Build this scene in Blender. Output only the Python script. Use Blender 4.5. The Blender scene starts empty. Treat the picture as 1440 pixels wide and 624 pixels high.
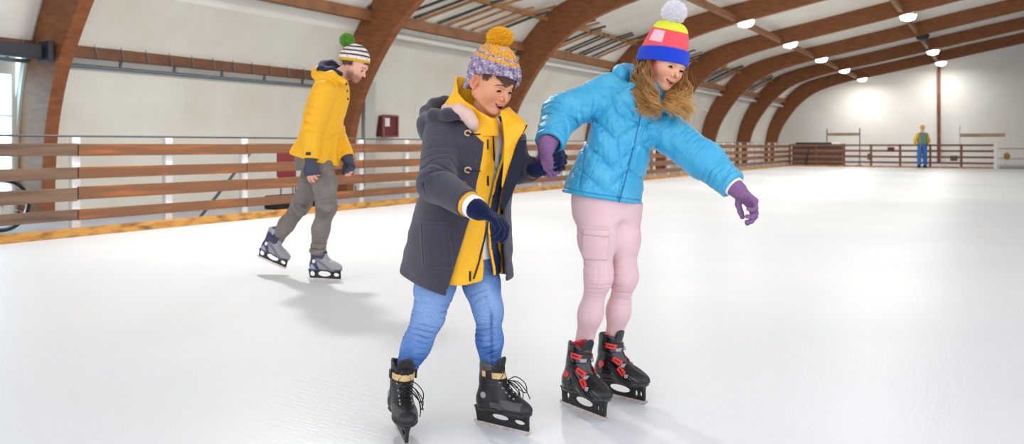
import bpy, math, random
import numpy as np
from mathutils import Vector, Matrix

random.seed(7)
C = bpy.context.scene.collection
FPX = 1100.0          # focal length in pixels of the 1440 px wide frame
CAMH = 1.05           # camera height over the ice
HOR = 204.0           # row of the horizon


def W(px, py, d):
    """a point of the place seen at (px, py), d metres away"""
    return np.array([(px - 720) * d / FPX, d, CAMH + (HOR - py) * d / FPX])


def lin(c):
    return tuple(((x / 12.92) if x <= 0.04045 else ((x + 0.055) / 1.055) ** 2.4) for x in [v / 255.0 for v in c])


# ------------------------------------------------------------------ objects
def tag(o, label=None, cat=None, group=None, kind=None):
    if label: o['label'] = label
    if cat: o['category'] = cat
    if group: o['group'] = group
    if kind: o['kind'] = kind
    return o


def empty(name, loc, label=None, cat=None, group=None):
    o = bpy.data.objects.new(name, None)
    C.objects.link(o)
    o.location = tuple(float(v) for v in loc)
    o.empty_display_size = 0.1
    return tag(o, label, cat, group)


def world_matrix(o):
    m = Matrix.Translation(o.location) @ o.rotation_euler.to_matrix().to_4x4()
    return world_matrix(o.parent) @ m if o.parent else m


def link(name, me, mat, parent=None, smooth=True):
    """links a mesh whose vertices are in world space; its origin goes to its parent's origin"""
    o = bpy.data.objects.new(name, me)
    C.objects.link(o)
    if mat is not None:
        me.materials.append(mat)
    if smooth:
        me.polygons.foreach_set('use_smooth', [True] * len(me.polygons))
    if parent is not None:
        inv = world_matrix(parent).inverted()
        me.transform(inv)
        o.parent = parent
    return o


def np_mesh(name, V, F):
    """V (n,3) F (m,k) arrays -> mesh"""
    me = bpy.data.meshes.new(name)
    V = np.asarray(V, dtype=np.float32)
    F = np.asarray(F, dtype=np.int32)
    k = F.shape[1]
    me.vertices.add(len(V)); me.vertices.foreach_set('co', V.ravel())
    me.loops.add(F.size); me.loops.foreach_set('vertex_index', F.ravel())
    me.polygons.add(len(F)); me.polygons.foreach_set('loop_start', np.arange(0, F.size, k, dtype=np.int32))
    me.update(calc_edges=True)
    return me


def set_col(me, col):
    a = me.color_attributes.new('Col', 'FLOAT_COLOR', 'POINT')
    c = np.ones((len(me.vertices), 4), dtype=np.float32)
    c[:, :3] = col
    a.data.foreach_set('color', c.ravel())


class MB:
    """collects boxes, bars and tubes into one mesh"""
    def __init__(s): s.v = []; s.f = []

    def add(s, V, F):
        n = len(s.v)
        s.v += [tuple(map(float, p)) for p in V]
        s.f += [tuple(int(i) + n for i in f) for f in F]
        return s

    def hexa(s, P):
        return s.add(P, [(0, 3, 2, 1), (4, 5, 6, 7), (0, 1, 5, 4), (1, 2, 6, 5), (2, 3, 7, 6), (3, 0, 4, 7)])

    def box(s, x0, x1, y0, y1, z0, z1, T=None):
        P = [(x0, y0, z0), (x1, y0, z0), (x1, y1, z0), (x0, y1, z0), (x0, y0, z1), (x1, y0, z1), (x1, y1, z1), (x0, y1, z1)]
        if T: P = [T(*p) for p in P]
        return s.hexa(P)

    def tube(s, pts, r, n=8, caps=True, flat=1.0):
        V, F = tube_arrays(pts, r, n, caps, flat)
        return s.add(V, F)

    def extrude(s, poly, T0, T1):
        """poly: list of 2-D points; T0/T1 map a 2-D point to the two end faces"""
        n = len(poly)
        V = [T0(*p) for p in poly] + [T1(*p) for p in poly]
        F = [tuple(range(n))[::-1], tuple(range(n, 2 * n))] + [(i, (i + 1) % n, n + (i + 1) % n, n + i) for i in range(n)]
        return s.add(V, F)

    def build(s, name, mat, parent=None, smooth=False, bevel=0.0):
        me = bpy.data.meshes.new(name)
        me.from_pydata(s.v, [], s.f); me.update()
        o = link(name, me, mat, parent, smooth)
        if bevel:
            m = o.modifiers.new('bev', 'BEVEL'); m.width = bevel; m.segments = 2; m.limit_method = 'ANGLE'
        if smooth:
            try: me.set_sharp_from_angle(angle=math.radians(50))
            except Exception: pass
        return o


def tube_arrays(pts, r, n=8, caps=True, flat=1.0):
    P = np.asarray(pts, float); m = len(P)
    R = np.full(m, r, float) if np.isscalar(r) else np.asarray(r, float)
    T = np.gradient(P, axis=0); T /= np.linalg.norm(T, axis=1)[:, None] + 1e-12
    a = np.cross(T[0], [0.13, 0.31, 0.94]); a /= np.linalg.norm(a)
    V = []
    for i in range(m):
        a = a - T[i] * np.dot(a, T[i]); a /= np.linalg.norm(a) + 1e-12
        b = np.cross(T[i], a)
        for j in range(n):
            th = 2 * math.pi * j / n
            V.append(P[i] + R[i] * (math.cos(th) * a + flat * math.sin(th) * b))
    F = [(i * n + j, i * n + (j + 1) % n, (i + 1) * n + (j + 1) % n, (i + 1) * n + j) for i in range(m - 1) for j in range(n)]
    if caps: F += [tuple(range(n))[::-1], tuple(range((m - 1) * n, m * n))]
    return V, F


def spline(pts, n):
    """Catmull-Rom through pts, n samples"""
    P = np.asarray(pts, float); m = len(P)
    Q = np.vstack([2 * P[0] - P[1], P, 2 * P[-1] - P[-2]])
    out = []
    for t in np.linspace(0, m - 1 - 1e-9, n):
        i = int(t); u = t - i
        a, b, c, d = Q[i], Q[i + 1], Q[i + 2], Q[i + 3]
        out.append(0.5 * (2 * b + (c - a) * u + (2 * a - 5 * b + 4 * c - d) * u * u + (3 * b - a - 3 * c + d) * u ** 3))
    return np.array(out)


# ------------------------------------------------------------------ implicit surfaces
def surface(f, ax, ay, az, B=8):
    """samples f on a (possibly uneven) grid near its surface and returns the quads of its zero set"""
    nx, ny, nz = len(ax), len(ay), len(az)
    F = np.full((nx, ny, nz), 1.0, dtype=np.float32)
    def blocks(a):
        e = list(range(0, len(a), B))
        return [(i, min(i + B, len(a))) for i in e]
    bx, by, bz = blocks(ax), blocks(ay), blocks(az)
    def mid(a, bl):
        return (np.array([(a[i] + a[min(j, len(a) - 1)]) / 2 for i, j in bl]), np.array([(a[min(j, len(a) - 1)] - a[i]) / 2 for i, j in bl]))
    mx, hx = mid(ax, bx); my, hy = mid(ay, by); mz, hz = mid(az, bz)
    G = np.stack(np.meshgrid(mx, my, mz, indexing='ij'), -1).reshape(-1, 3).astype(np.float32)
    H = np.stack(np.meshgrid(hx, hy, hz, indexing='ij'), -1).reshape(-1, 3)
    hd = np.linalg.norm(H, axis=1)
    fc = f(G)
    act = np.abs(fc) < 1.5 * hd + 0.008
    sgn = np.where(fc < 0, -1.0, 1.0).reshape(len(bx), len(by), len(bz))
    act = act.reshape(sgn.shape)
    pts = []; where = []
    for i, (x0, x1) in enumerate(bx):
        for j, (y0, y1) in enumerate(by):
            for k, (z0, z1) in enumerate(bz):
                if act[i, j, k]:
                    where.append((x0, x1, y0, y1, z0, z1))
                    g = np.stack(np.meshgrid(ax[x0:x1], ay[y0:y1], az[z0:z1], indexing='ij'), -1).reshape(-1, 3)
                    pts.append(g)
                elif sgn[i, j, k] < 0:
                    F[x0:x1, y0:y1, z0:z1] = -1.0
    sizes = [len(p) for p in pts]
    allp = np.concatenate(pts).astype(np.float32)
    vals = np.concatenate([f(allp[i:i + 400000]) for i in range(0, len(allp), 400000)])
    o = 0
    for (x0, x1, y0, y1, z0, z1), n in zip(where, sizes):
        F[x0:x1, y0:y1, z0:z1] = vals[o:o + n].reshape(x1 - x0, y1 - y0, z1 - z0); o += n
    F[0], F[-1], F[:, 0], F[:, -1], F[:, :, 0], F[:, :, -1] = 1, 1, 1, 1, 1, 1
    I = F < 0
    s = np.zeros((nx - 1, ny - 1, nz - 1), dtype=np.int8)
    for dx in (0, 1):
        for dy in (0, 1):
            for dz in (0, 1):
                s += I[dx:nx - 1 + dx, dy:ny - 1 + dy, dz:nz - 1 + dz]
    cells = np.argwhere((s > 0) & (s < 8))
    idm = np.full(s.shape, -1, dtype=np.int32)
    idm[cells[:, 0], cells[:, 1], cells[:, 2]] = np.arange(len(cells))
    acc = np.zeros((len(cells), 3)); cnt = np.zeros(len(cells))
    A = [ax, ay, az]
    cor = [(a, b, c) for a in (0, 1) for b in (0, 1) for c in (0, 1)]
    for c0 in cor:
        for d in range(3):
            if c0[d] == 1: continue
            c1 = list(c0); c1[d] = 1
            i0 = cells + np.array(c0); i1 = cells + np.array(c1)
            f0 = F[i0[:, 0], i0[:, 1], i0[:, 2]]; f1 = F[i1[:, 0], i1[:, 1], i1[:, 2]]
            m = (f0 < 0) != (f1 < 0)
            t = np.where(m, f0 / np.where(m, f0 - f1, 1), 0)
            p0 = np.stack([A[q][i0[:, q]] for q in range(3)], -1); p1 = np.stack([A[q][i1[:, q]] for q in range(3)], -1)
            acc += np.where(m[:, None], p0 + t[:, None] * (p1 - p0), 0); cnt += m
    V = acc / cnt[:, None]
    Q = []
    for d in range(3):
        sl0 = [slice(None)] * 3; sl1 = [slice(None)] * 3
        sl0[d] = slice(0, -1); sl1[d] = slice(1, None)
        ch = I[tuple(sl0)] != I[tuple(sl1)]
        e = np.argwhere(ch)
        u, v = (d + 1) % 3, (d + 2) % 3
        e = e[(e[:, u] > 0) & (e[:, v] > 0) & (e[:, u] < s.shape[u]) & (e[:, v] < s.shape[v])]
        fl = I[e[:, 0], e[:, 1], e[:, 2]]
        def cid(du, dv):
            q = e.copy(); q[:, u] -= du; q[:, v] -= dv
            return idm[q[:, 0], q[:, 1], q[:, 2]]
        quad = np.stack([cid(0, 0), cid(1, 0), cid(1, 1), cid(0, 1)], -1)
        quad[~fl] = quad[~fl][:, ::-1]
        Q.append(quad)
    Q = np.concatenate(Q)
    Q = Q[(Q >= 0).all(axis=1)]
    return V, Q


def grid(lo, hi, h): return np.arange(lo - 2 * h, hi + 3 * h, h)


def skin(name, f, lo, hi, h, mat, parent=None, col=None, fit=1):
    """implicit surface f -> mesh object"""
    V, Q = surface(f, grid(lo[0], hi[0], h), grid(lo[1], hi[1], h), grid(lo[2], hi[2], h))
    return finish(name, f, V, Q, h, mat, parent, col, fit)


def finish(name, f, V, Q, h, mat, parent, col, fit=1):
    for _ in range(fit):
        P = V.astype(np.float32); e = np.float32(h * 0.5)
        d = f(P)
        g = np.stack([f(P + np.eye(3, dtype=np.float32)[i] * e) - f(P - np.eye(3, dtype=np.float32)[i] * e) for i in range(3)], -1) / (2 * e)
        n2 = (g * g).sum(-1) + 0.05
        st = -(d / n2)[:, None] * g
        L = np.linalg.norm(st, axis=1)[:, None]
        V = V + st * np.minimum(1, h * 0.6 / (L + 1e-9))
    me = np_mesh(name, V, Q)
    if col is not None:
        set_col(me, col(V.astype(np.float32)))
    return link(name, me, mat, parent)


def smin(a, b, k):
    h = np.maximum(k - np.abs(a - b), 0) / k
    return np.minimum(a, b) - h * h * k * 0.25


def smax(a, b, k): return -smin(-a, -b, k)


def seg(P, a, b, ra, rb=None):
    rb = ra if rb is None else rb
    a = np.asarray(a, np.float32); b = np.asarray(b, np.float32)
    ba = b - a; pa = P - a
    t = np.clip(pa @ ba / (ba @ ba + 1e-12), 0, 1)
    return np.linalg.norm(pa - t[:, None] * ba, axis=1) - (ra + (rb - ra) * t)


def chain(P, pts, rs, k=0.0):
    """round-coned polyline; returns distance and arc-length parameter"""
    best = None; bs = None; o = 0.0
    for i in range(len(pts) - 1):
        a = np.asarray(pts[i], np.float32); b = np.asarray(pts[i + 1], np.float32)
        ba = b - a; L = float(np.linalg.norm(ba)); pa = P - a
        t = np.clip(pa @ ba / (L * L + 1e-12), 0, 1)
        d = np.linalg.norm(pa - t[:, None] * ba, axis=1) - (rs[i] + (rs[i + 1] - rs[i]) * t)
        s = o + t * L; o += L
        if best is None: best, bs = d, s
        else:
            m = d < best
            bs = np.where(m, s, bs)
            best = smin(best, d, k) if k else np.minimum(best, d)
    return best, bs


def ball(P, c, r): return np.linalg.norm(P - np.asarray(c, np.float32), axis=1) - r


def ell(P, c, r, R=None):
    q = P - np.asarray(c, np.float32)
    if R is not None: q = q @ np.asarray(R, np.float32)
    r = np.asarray(r, np.float32)
    k0 = np.linalg.norm(q / r, axis=1); k1 = np.linalg.norm(q / (r * r), axis=1)
    return k0 * (k0 - 1) / (k1 + 1e-9)


def rbox(P, c, h, r, R=None):
    q = P - np.asarray(c, np.float32)
    if R is not None: q = q @ np.asarray(R, np.float32)
    q = np.abs(q) - np.asarray(h, np.float32) + r
    return np.linalg.norm(np.maximum(q, 0), axis=1) + np.minimum(q.max(axis=1), 0) - r


_nd = {}
def nz(P, f, seed=0, n=7):
    """smooth pseudo-noise in -1..1, f in cycles per metre"""
    if seed not in _nd:
        rg = np.random.RandomState(seed + 11)
        D = rg.normal(size=(n, 3)); D /= np.linalg.norm(D, axis=1)[:, None]
        _nd[seed] = (D * rg.uniform(0.6, 1.5, (n, 1)), rg.uniform(0, 6.28, n))
    D, ph = _nd[seed]
    return np.sin(P @ (D.T * (6.283 * f)).astype(np.float32) + ph.astype(np.float32)).sum(axis=1) * (1.0 / math.sqrt(n) / 1.3)


def lerpk(x, xs, ys): return np.interp(x, xs, ys).astype(np.float32)


def smoothk(xs, ys, n=60):
    """resample keyed values smoothly so that lofts show no rings"""
    xs = np.asarray(xs, float); ys = np.asarray(ys, float)
    m = np.gradient(ys, xs)
    X = np.linspace(xs[0], xs[-1], n); i = np.clip(np.searchsorted(xs, X) - 1, 0, len(xs) - 2)
    h = xs[i + 1] - xs[i]; t = (X - xs[i]) / h
    Y = (2 * t**3 - 3 * t**2 + 1) * ys[i] + (t**3 - 2 * t**2 + t) * h * m[i] + (-2 * t**3 + 3 * t**2) * ys[i + 1] + (t**3 - t**2) * h * m[i + 1]
    return X, Y


class Loft:
    """stack of superellipses along z. rows: (z, cx, cy, a, b, yaw_deg); a = half width, b = half depth"""
    def __init__(s, rows, n=2.3):
        r = np.array(sorted(rows), float)
        s.z0, s.z1 = r[0, 0], r[-1, 0]; s.n = n
        s.k = [smoothk(r[:, 0], r[:, i]) for i in range(1, 6)]

    def local(s, P):
        z = P[:, 2]
        cx, cy, a, b, yw = [lerpk(z, X, Y) for X, Y in s.k]
        yw = np.radians(yw)
        x = P[:, 0] - cx; y = P[:, 1] - cy
        # width axis at yaw 0 = +x (his left seen by the camera), front = -y ; yaw turns the front towards +x
        c, sn = np.cos(yw), np.sin(yw)
        w = x * c + y * sn
        fr = x * sn - y * c
        return w, fr, a, b

    def phi(s, P):
        w, fr, a, b = s.local(P)
        return np.degrees(np.arctan2(w / a, fr / b))

    def __call__(s, P, grow=0.0):
        w, fr, a, b = s.local(P)
        a = a + grow; b = b + grow
        n = s.n
        r = ((np.abs(w) / a) ** n + (np.abs(fr) / b) ** n) ** (1 / n)
        m = np.sqrt(w * w + fr * fr) + 1e-6
        return (r - 1) * m / np.maximum(r, 1e-3) if False else (r - 1) * np.minimum(a, b) * 0.5 + (m - m / np.maximum(r, 0.05)) * 0.5


def cap(d, P, z0, z1, k=0.012):
    return smax(smax(d, z0 - P[:, 2], k), P[:, 2] - z1, k)


def rot(yaw=0, pitch=0, roll=0):
    """columns = forward, left, up of a head or foot. yaw 0 faces the camera (-y), + turns towards +x;
    pitch + bows down; roll + tips the top towards the viewer's right"""
    y, p, r = map(math.radians, (yaw, pitch, roll))
    F = np.array([math.sin(y), -math.cos(y), 0.0]); L = np.array([math.cos(y), math.sin(y), 0.0]); U = np.array([0, 0, 1.0])
    F2 = F * math.cos(p) - U * math.sin(p); U2 = U * math.cos(p) + F * math.sin(p)
    L3 = L * math.cos(r) - U2 * math.sin(r); U3 = U2 * math.cos(r) + L * math.sin(r)
    return np.stack([F2, L3, U3], axis=1)


def mix(c0, c1, t): return c0 * (1 - t[:, None]) + np.asarray(c1, np.float32) * t[:, None]


def stp(x, a, b): return np.clip((x - a) / (b - a), 0, 1)
WORLD = 1.35
LAMP_W = 80
EXPO = 0.62
HOLD = W(777, 229, 3.03)


def mid_ice(p0, d0, p1, d1):
    a = W(p0[0], p0[1], d0); b = W(p1[0], p1[1], d1); c = (a + b) / 2; c[2] = 0; return c
# ------------------------------------------------------------------ materials
def mat(name, col, rough=0.6, metal=0.0, bump=None, var=None, attr=False, spec=0.5, emit=None, coat=0.0, trans=0.0, sheen=0.0, scale=(1, 1, 1), sss=0.0):
    """bump=(noise scale, strength, distance); var=(scale, colour 2, low, high)"""
    m = bpy.data.materials.new(name); m.use_nodes = True
    N = m.node_tree.nodes; L = m.node_tree.links; N.clear()
    out = N.new('ShaderNodeOutputMaterial'); b = N.new('ShaderNodeBsdfPrincipled')
    L.new(b.outputs[0], out.inputs[0])
    b.inputs['Roughness'].default_value = rough; b.inputs['Metallic'].default_value = metal
    b.inputs['Specular IOR Level'].default_value = spec
    b.inputs['Coat Weight'].default_value = coat
    b.inputs['Transmission Weight'].default_value = trans
    b.inputs['Sheen Weight'].default_value = sheen
    if sss:
        b.inputs['Subsurface Weight'].default_value = sss
        b.inputs['Subsurface Radius'].default_value = (0.012, 0.005, 0.003)
        b.inputs['Subsurface Scale'].default_value = 1.0
    tc = N.new('ShaderNodeTexCoord'); mp = N.new('ShaderNodeMapping'); mp.inputs['Scale'].default_value = scale
    L.new(tc.outputs['Object'], mp.inputs[0])
    if attr:
        a = N.new('ShaderNodeAttribute'); a.attribute_name = 'Col'; src = a.outputs['Color']
    else:
        rgb = N.new('ShaderNodeRGB'); rgb.outputs[0].default_value = (*lin(col), 1); src = rgb.outputs[0]
    if var:
        nt = N.new('ShaderNodeTexNoise'); nt.inputs['Scale'].default_value = var[0]; nt.inputs['Detail'].default_value = 5
        L.new(mp.outputs[0], nt.inputs[0])
        mr = N.new('ShaderNodeMapRange'); mr.inputs[1].default_value = var[2]; mr.inputs[2].default_value = var[3]
        L.new(nt.outputs[0], mr.inputs[0])
        mx = N.new('ShaderNodeMix'); mx.data_type = 'RGBA'
        if attr:
            mx.blend_type = 'MULTIPLY'
        L.new(mr.outputs[0], mx.inputs[0]); L.new(src, mx.inputs[6]); mx.inputs[7].default_value = (*lin(var[1]), 1)
        src = mx.outputs[2]
    L.new(src, b.inputs['Base Color'])
    if bump:
        nb = N.new('ShaderNodeTexNoise'); nb.inputs['Scale'].default_value = bump[0]; nb.inputs['Detail'].default_value = 4
        L.new(mp.outputs[0], nb.inputs[0])
        bm = N.new('ShaderNodeBump'); bm.inputs['Strength'].default_value = bump[1]; bm.inputs['Distance'].default_value = bump[2]
        L.new(nb.outputs[0], bm.inputs['Height']); L.new(bm.outputs[0], b.inputs['Normal'])
    if emit:
        b.inputs['Emission Color'].default_value = (*lin(emit[0]), 1); b.inputs['Emission Strength'].default_value = emit[1]
    return m


M = {}
M['skin'] = mat('skin', (232, 185, 160), 0.5, attr=True, sss=0.15, spec=0.35)
M['cloth_attr'] = mat('dyed_cloth', (200, 200, 200), 0.8, attr=True, bump=(900, 0.25, 0.001))
M['wool'] = mat('grey_wool', (0, 0, 0), 0.95, attr=True, bump=(350, 0.9, 0.004), var=(420, (165, 160, 170), 0.35, 0.7), sheen=0.3, spec=0.2)
M['shell_cloth'] = mat('raincoat_cloth', (0, 0, 0), 0.55, attr=True, bump=(700, 0.15, 0.001), spec=0.4)
M['puffer'] = mat('nylon', (0, 0, 0), 0.38, attr=True, bump=(120, 0.5, 0.004), spec=0.5)
M['denim'] = mat('denim', (0, 0, 0), 0.85, attr=True, bump=(800, 0.3, 0.0015), var=(260, (200, 205, 215), 0.35, 0.75), spec=0.2)
M['pink'] = mat('pink_twill', (0, 0, 0), 0.85, attr=True, bump=(800, 0.2, 0.001), spec=0.2)
M['knit'] = mat('knit_yarn', (0, 0, 0), 0.95, attr=True, bump=(500, 0.7, 0.003), spec=0.15, sheen=0.2)
M['glove_navy'] = mat('navy_knit', (15, 26, 60), 0.95, bump=(420, 0.8, 0.003), spec=0.15, sheen=0.15)
M['glove_purple'] = mat('purple_knit', (130, 94, 136), 0.95, bump=(420, 0.8, 0.003), spec=0.15, var=(300, (156, 120, 162), 0.4, 0.7))
M['glove_grey'] = mat('slate_knit', (78, 80, 96), 0.95, bump=(300, 0.8, 0.003), spec=0.15)
M['boot_black'] = mat('black_boot_shell', (20, 20, 22), 0.28, spec=0.5, attr=False, bump=(30, 0.1, 0.002))
M['boot_attr'] = mat('skate_boot', (0, 0, 0), 0.45, attr=True, bump=(60, 0.15, 0.002))
M['boot_gloss'] = mat('skate_shell', (0, 0, 0), 0.22, attr=True, bump=(40, 0.12, 0.002), coat=0.4)
M['holder'] = mat('blade_holder_plastic', (16, 16, 18), 0.4)
M['steel'] = mat('blade_steel', (215, 205, 200), 0.35, 0.5, var=(60, (180, 160, 145), 0.45, 0.75))
M['tan'] = mat('tan_strap', (206, 172, 118), 0.7, bump=(200, 0.4, 0.001))
M['red_plastic'] = mat('red_plastic', (215, 45, 42), 0.3, coat=0.3)
M['grey_plastic'] = mat('grey_plastic', (150, 150, 155), 0.4)
M['lace'] = mat('black_lace', (15, 15, 17), 0.8, bump=(600, 0.5, 0.001))
M['black'] = mat('black_plastic', (14, 14, 17), 0.4)
M['horn'] = mat('horn_toggle', (196, 160, 122), 0.4)
M['white_cloth'] = mat('white_ribbing', (240, 238, 244), 0.9, bump=(300, 0.5, 0.002))
M['eye'] = mat('eye', (0, 0, 0), 0.1, attr=True, spec=0.6)
M['lash'] = mat('lash', (26, 17, 14), 0.8)
M['tooth'] = mat('tooth', (245, 240, 232), 0.25)
M['mouth'] = mat('mouth_inside', (120, 45, 45), 0.6)
M['pom_yellow'] = mat('yellow_yarn', (240, 176, 26), 0.95, sheen=0.2, spec=0.1)
M['pom_white'] = mat('white_yarn', (240, 236, 240), 0.95, sheen=0.2, spec=0.1)
M['pom_green'] = mat('green_yarn', (112, 172, 62), 0.95, sheen=0.2, spec=0.1, var=(60, (84, 140, 50), 0.4, 0.6))
M['hair'] = mat('blond_hair', (0, 0, 0), 0.42, attr=True, spec=0.5)
M['hair_dark'] = mat('dark_hair', (84, 55, 38), 0.45, spec=0.5)
M['coral'] = mat('coral_cord', (232, 88, 105), 0.8)

# the hall
def ice_mat():
    m = mat('ice', (240, 242, 243), 0.3, spec=0.3)
    N = m.node_tree.nodes; L = m.node_tree.links
    b = [n for n in N if n.type == 'BSDF_PRINCIPLED'][0]
    tc = [n for n in N if n.type == 'TEX_COORD'][0]
    def noise(sc, det, rotz=0.0):
        mp = N.new('ShaderNodeMapping'); mp.inputs['Scale'].default_value = sc; mp.inputs['Rotation'].default_value = (0, 0, rotz)
        L.new(tc.outputs['Object'], mp.inputs[0])
        n = N.new('ShaderNodeTexNoise'); n.inputs['Scale'].default_value = 1.0; n.inputs['Detail'].default_value = det
        L.new(mp.outputs[0], n.inputs[0]); return n
    big = noise((0.35, 0.35, 1), 2); fine = noise((7, 90, 1), 4, 0.5); fine2 = noise((60, 5, 1), 4, 0.9); pit = noise((45, 45, 1), 5)
    ramp = N.new('ShaderNodeMapRange'); ramp.inputs[1].default_value = 0.35; ramp.inputs[2].default_value = 0.7
    ramp.inputs[3].default_value = 0.0; ramp.inputs[4].default_value = 1.0
    L.new(big.outputs[0], ramp.inputs[0])
    mx = N.new('ShaderNodeMix'); mx.data_type = 'RGBA'
    mx.inputs[6].default_value = (*lin((229, 231, 233)), 1); mx.inputs[7].default_value = (*lin((219, 222, 225)), 1)
    L.new(ramp.outputs[0], mx.inputs[0]); L.new(mx.outputs[2], b.inputs['Base Color'])
    ad = N.new('ShaderNodeMath'); ad.operation = 'ADD'; L.new(fine.outputs[0], ad.inputs[0]); L.new(fine2.outputs[0], ad.inputs[1])
    ad2 = N.new('ShaderNodeMath'); ad2.operation = 'ADD'; L.new(ad.outputs[0], ad2.inputs[0]); L.new(pit.outputs[0], ad2.inputs[1])
    bm = N.new('ShaderNodeBump'); bm.inputs['Strength'].default_value = 0.25; bm.inputs['Distance'].default_value = 0.004
    L.new(ad2.outputs[0], bm.inputs['Height']); L.new(bm.outputs[0], b.inputs['Normal'])
    rr = N.new('ShaderNodeMapRange'); rr.inputs[3].default_value = 0.3; rr.inputs[4].default_value = 0.45
    L.new(big.outputs[0], rr.inputs[0]); L.new(rr.outputs[0], b.inputs['Roughness'])
    return m


M['ice'] = ice_mat()
M['wood_arch'] = mat('glued_timber', (142, 85, 42), 0.6, var=(1.2, (110, 62, 31), 0.35, 0.75), bump=(18, 0.3, 0.01), scale=(3, 3, 14))
M['wood_beam'] = mat('beam_timber', (146, 98, 58), 0.6, var=(3, (118, 76, 44), 0.4, 0.7), bump=(20, 0.3, 0.01))
M['wood_pale'] = mat('pale_batten', (170, 122, 70), 0.6, var=(3, (136, 94, 54), 0.4, 0.7))
M['batten_dark'] = mat('dark_batten', (62, 58, 50), 0.7, var=(5, (92, 80, 64), 0.4, 0.7))
def board(name, c1, c2, lo, hi):
    return mat(name, c1, 0.5, var=(1.0, c2, lo, hi), bump=(6, 0.4, 0.004), scale=(1.2, 1.2, 16))
M['girt'] = mat('girt_timber', (112, 70, 40), 0.6, var=(3, (88, 54, 32), 0.4, 0.7))
M['crossbar'] = mat('crossbar_timber', (186, 164, 126), 0.6, var=(3, (166, 142, 104), 0.4, 0.7))
M['board'] = board('varnished_board', (116, 75, 46), (178, 98, 32), 0.52, 0.78)
M['board_old'] = board('weathered_board', (120, 92, 70), (84, 62, 47), 0.40, 0.72)
M['kick'] = mat('kick_board', (196, 140, 60), 0.6, var=(1.0, (108, 66, 32), 0.45, 0.7), bump=(10, 0.5, 0.01), scale=(5, 5, 14))
M['far_board'] = board('far_board', (130, 90, 68), (104, 66, 48), 0.4, 0.7)
M['white_paint'] = mat('white_paint', (232, 230, 226), 0.5)
M['rail'] = mat('rail_tube', (92, 90, 92), 0.4, 0.5)
M['membrane'] = mat('roof_membrane', (236, 233, 222), 0.8, var=(0.7, (226, 220, 206), 0.35, 0.7), bump=(0.8, 0.5, 0.15))
M['wall'] = mat('wall_render', (224, 221, 209), 0.85, var=(0.8, (212, 206, 190), 0.4, 0.75), bump=(1.2, 0.4, 0.06))
M['wall_far'] = mat('wall_panels', (232, 230, 224), 0.85, var=(0.25, (220, 216, 208), 0.4, 0.75), bump=(0.4, 0.5, 0.15))
M['concrete'] = mat('aisle_concrete', (172, 172, 178), 0.5, var=(1.5, (150, 150, 158), 0.4, 0.7))
M['housing'] = mat('lamp_housing', (26, 30, 38), 0.5)
M['lens'] = mat('lamp_lens', (255, 255, 250), 0.4, emit=((255, 252, 244), 14.0))
M['galv'] = mat('galvanised_pipe', (112, 124, 130), 0.4, 0.4)
M['pipe_white'] = mat('white_pipe', (212, 208, 202), 0.5)
M['col_red'] = mat('red_brown_column', (142, 92, 68), 0.6, var=(4, (112, 66, 46), 0.4, 0.7))
M['mesh_dark'] = mat('dark_net', (120, 92, 82), 0.8, var=(30, (98, 72, 64), 0.4, 0.6))
M['maroon'] = mat('maroon_paint', (98, 22, 32), 0.5)
M['paper'] = mat('paper', (226, 214, 216), 0.8)
M['blue_metal'] = mat('grey_blue_steel', (124, 128, 150), 0.5)
M['rubber'] = mat('rubber', (22, 24, 28), 0.7)
M['chrome'] = mat('chrome', (200, 205, 212), 0.2, 0.9)
M['bike_blue'] = mat('bike_paint', (30, 60, 110), 0.3)
M['red_seat'] = mat('red_seat_plastic', (138, 50, 52), 0.5)
M['column_grey'] = mat('grey_panel', (172, 172, 164), 0.6)
M['day_glass'] = mat('daylight_glass', (170, 215, 240), 0.3, emit=((165, 225, 250), 3.0))
# ------------------------------------------------------------------ the hall
HA = math.atan2(685, 1100); HS, HC = math.sin(HA), math.cos(HA)
U0, BAY = 6.15, 6.4


def H(u, v, z): return (u * HS - v * HC, u * HC + v * HS, z)


def hobj(mb, name, mt, parent=None, bevel=0.0, smooth=False):
    """a mesh built in hall coordinates (u along, v across) keeps those as its own axes, for the wood grain"""
    me = bpy.data.meshes.new(name)
    me.from_pydata(mb.v, [], mb.f); me.update()
    o = bpy.data.objects.new(name, me); C.objects.link(o); me.materials.append(mt)
    Mx = Matrix(((HS, -HC, 0, 0), (HC, HS, 0, 0), (0, 0, 1, 0), (0, 0, 0, 1)))
    if parent is not None:
        Mx = world_matrix(parent).inverted() @ Mx
        o.parent = parent
    o.matrix_local = Mx
    if bevel:
        m = o.modifiers.new('bev', 'BEVEL'); m.width = bevel; m.segments = 2; m.limit_method = 'ANGLE'
    if smooth:
        me.polygons.foreach_set('use_smooth', [True] * len(me.polygons))
        try: me.set_sharp_from_angle(angle=math.radians(35))
        except Exception: pass
    return o


def S(mb, name, mt, **k): return tag(hobj(mb, name, mt, **k), kind='structure')


FENCE_V, END_U, WALL_U = 9.0, 41.0, 53.2
# ground
S(MB().box(-6, END_U, -24, FENCE_V, -0.12, 0.0), 'floor_ice', M['ice'])
S(MB().box(-6, WALL_U + .3, FENCE_V, 13.2, -0.14, -0.03).box(END_U, WALL_U + .3, -24, FENCE_V, -0.14, -0.03), 'floor_aisle', M['concrete'])

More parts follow.
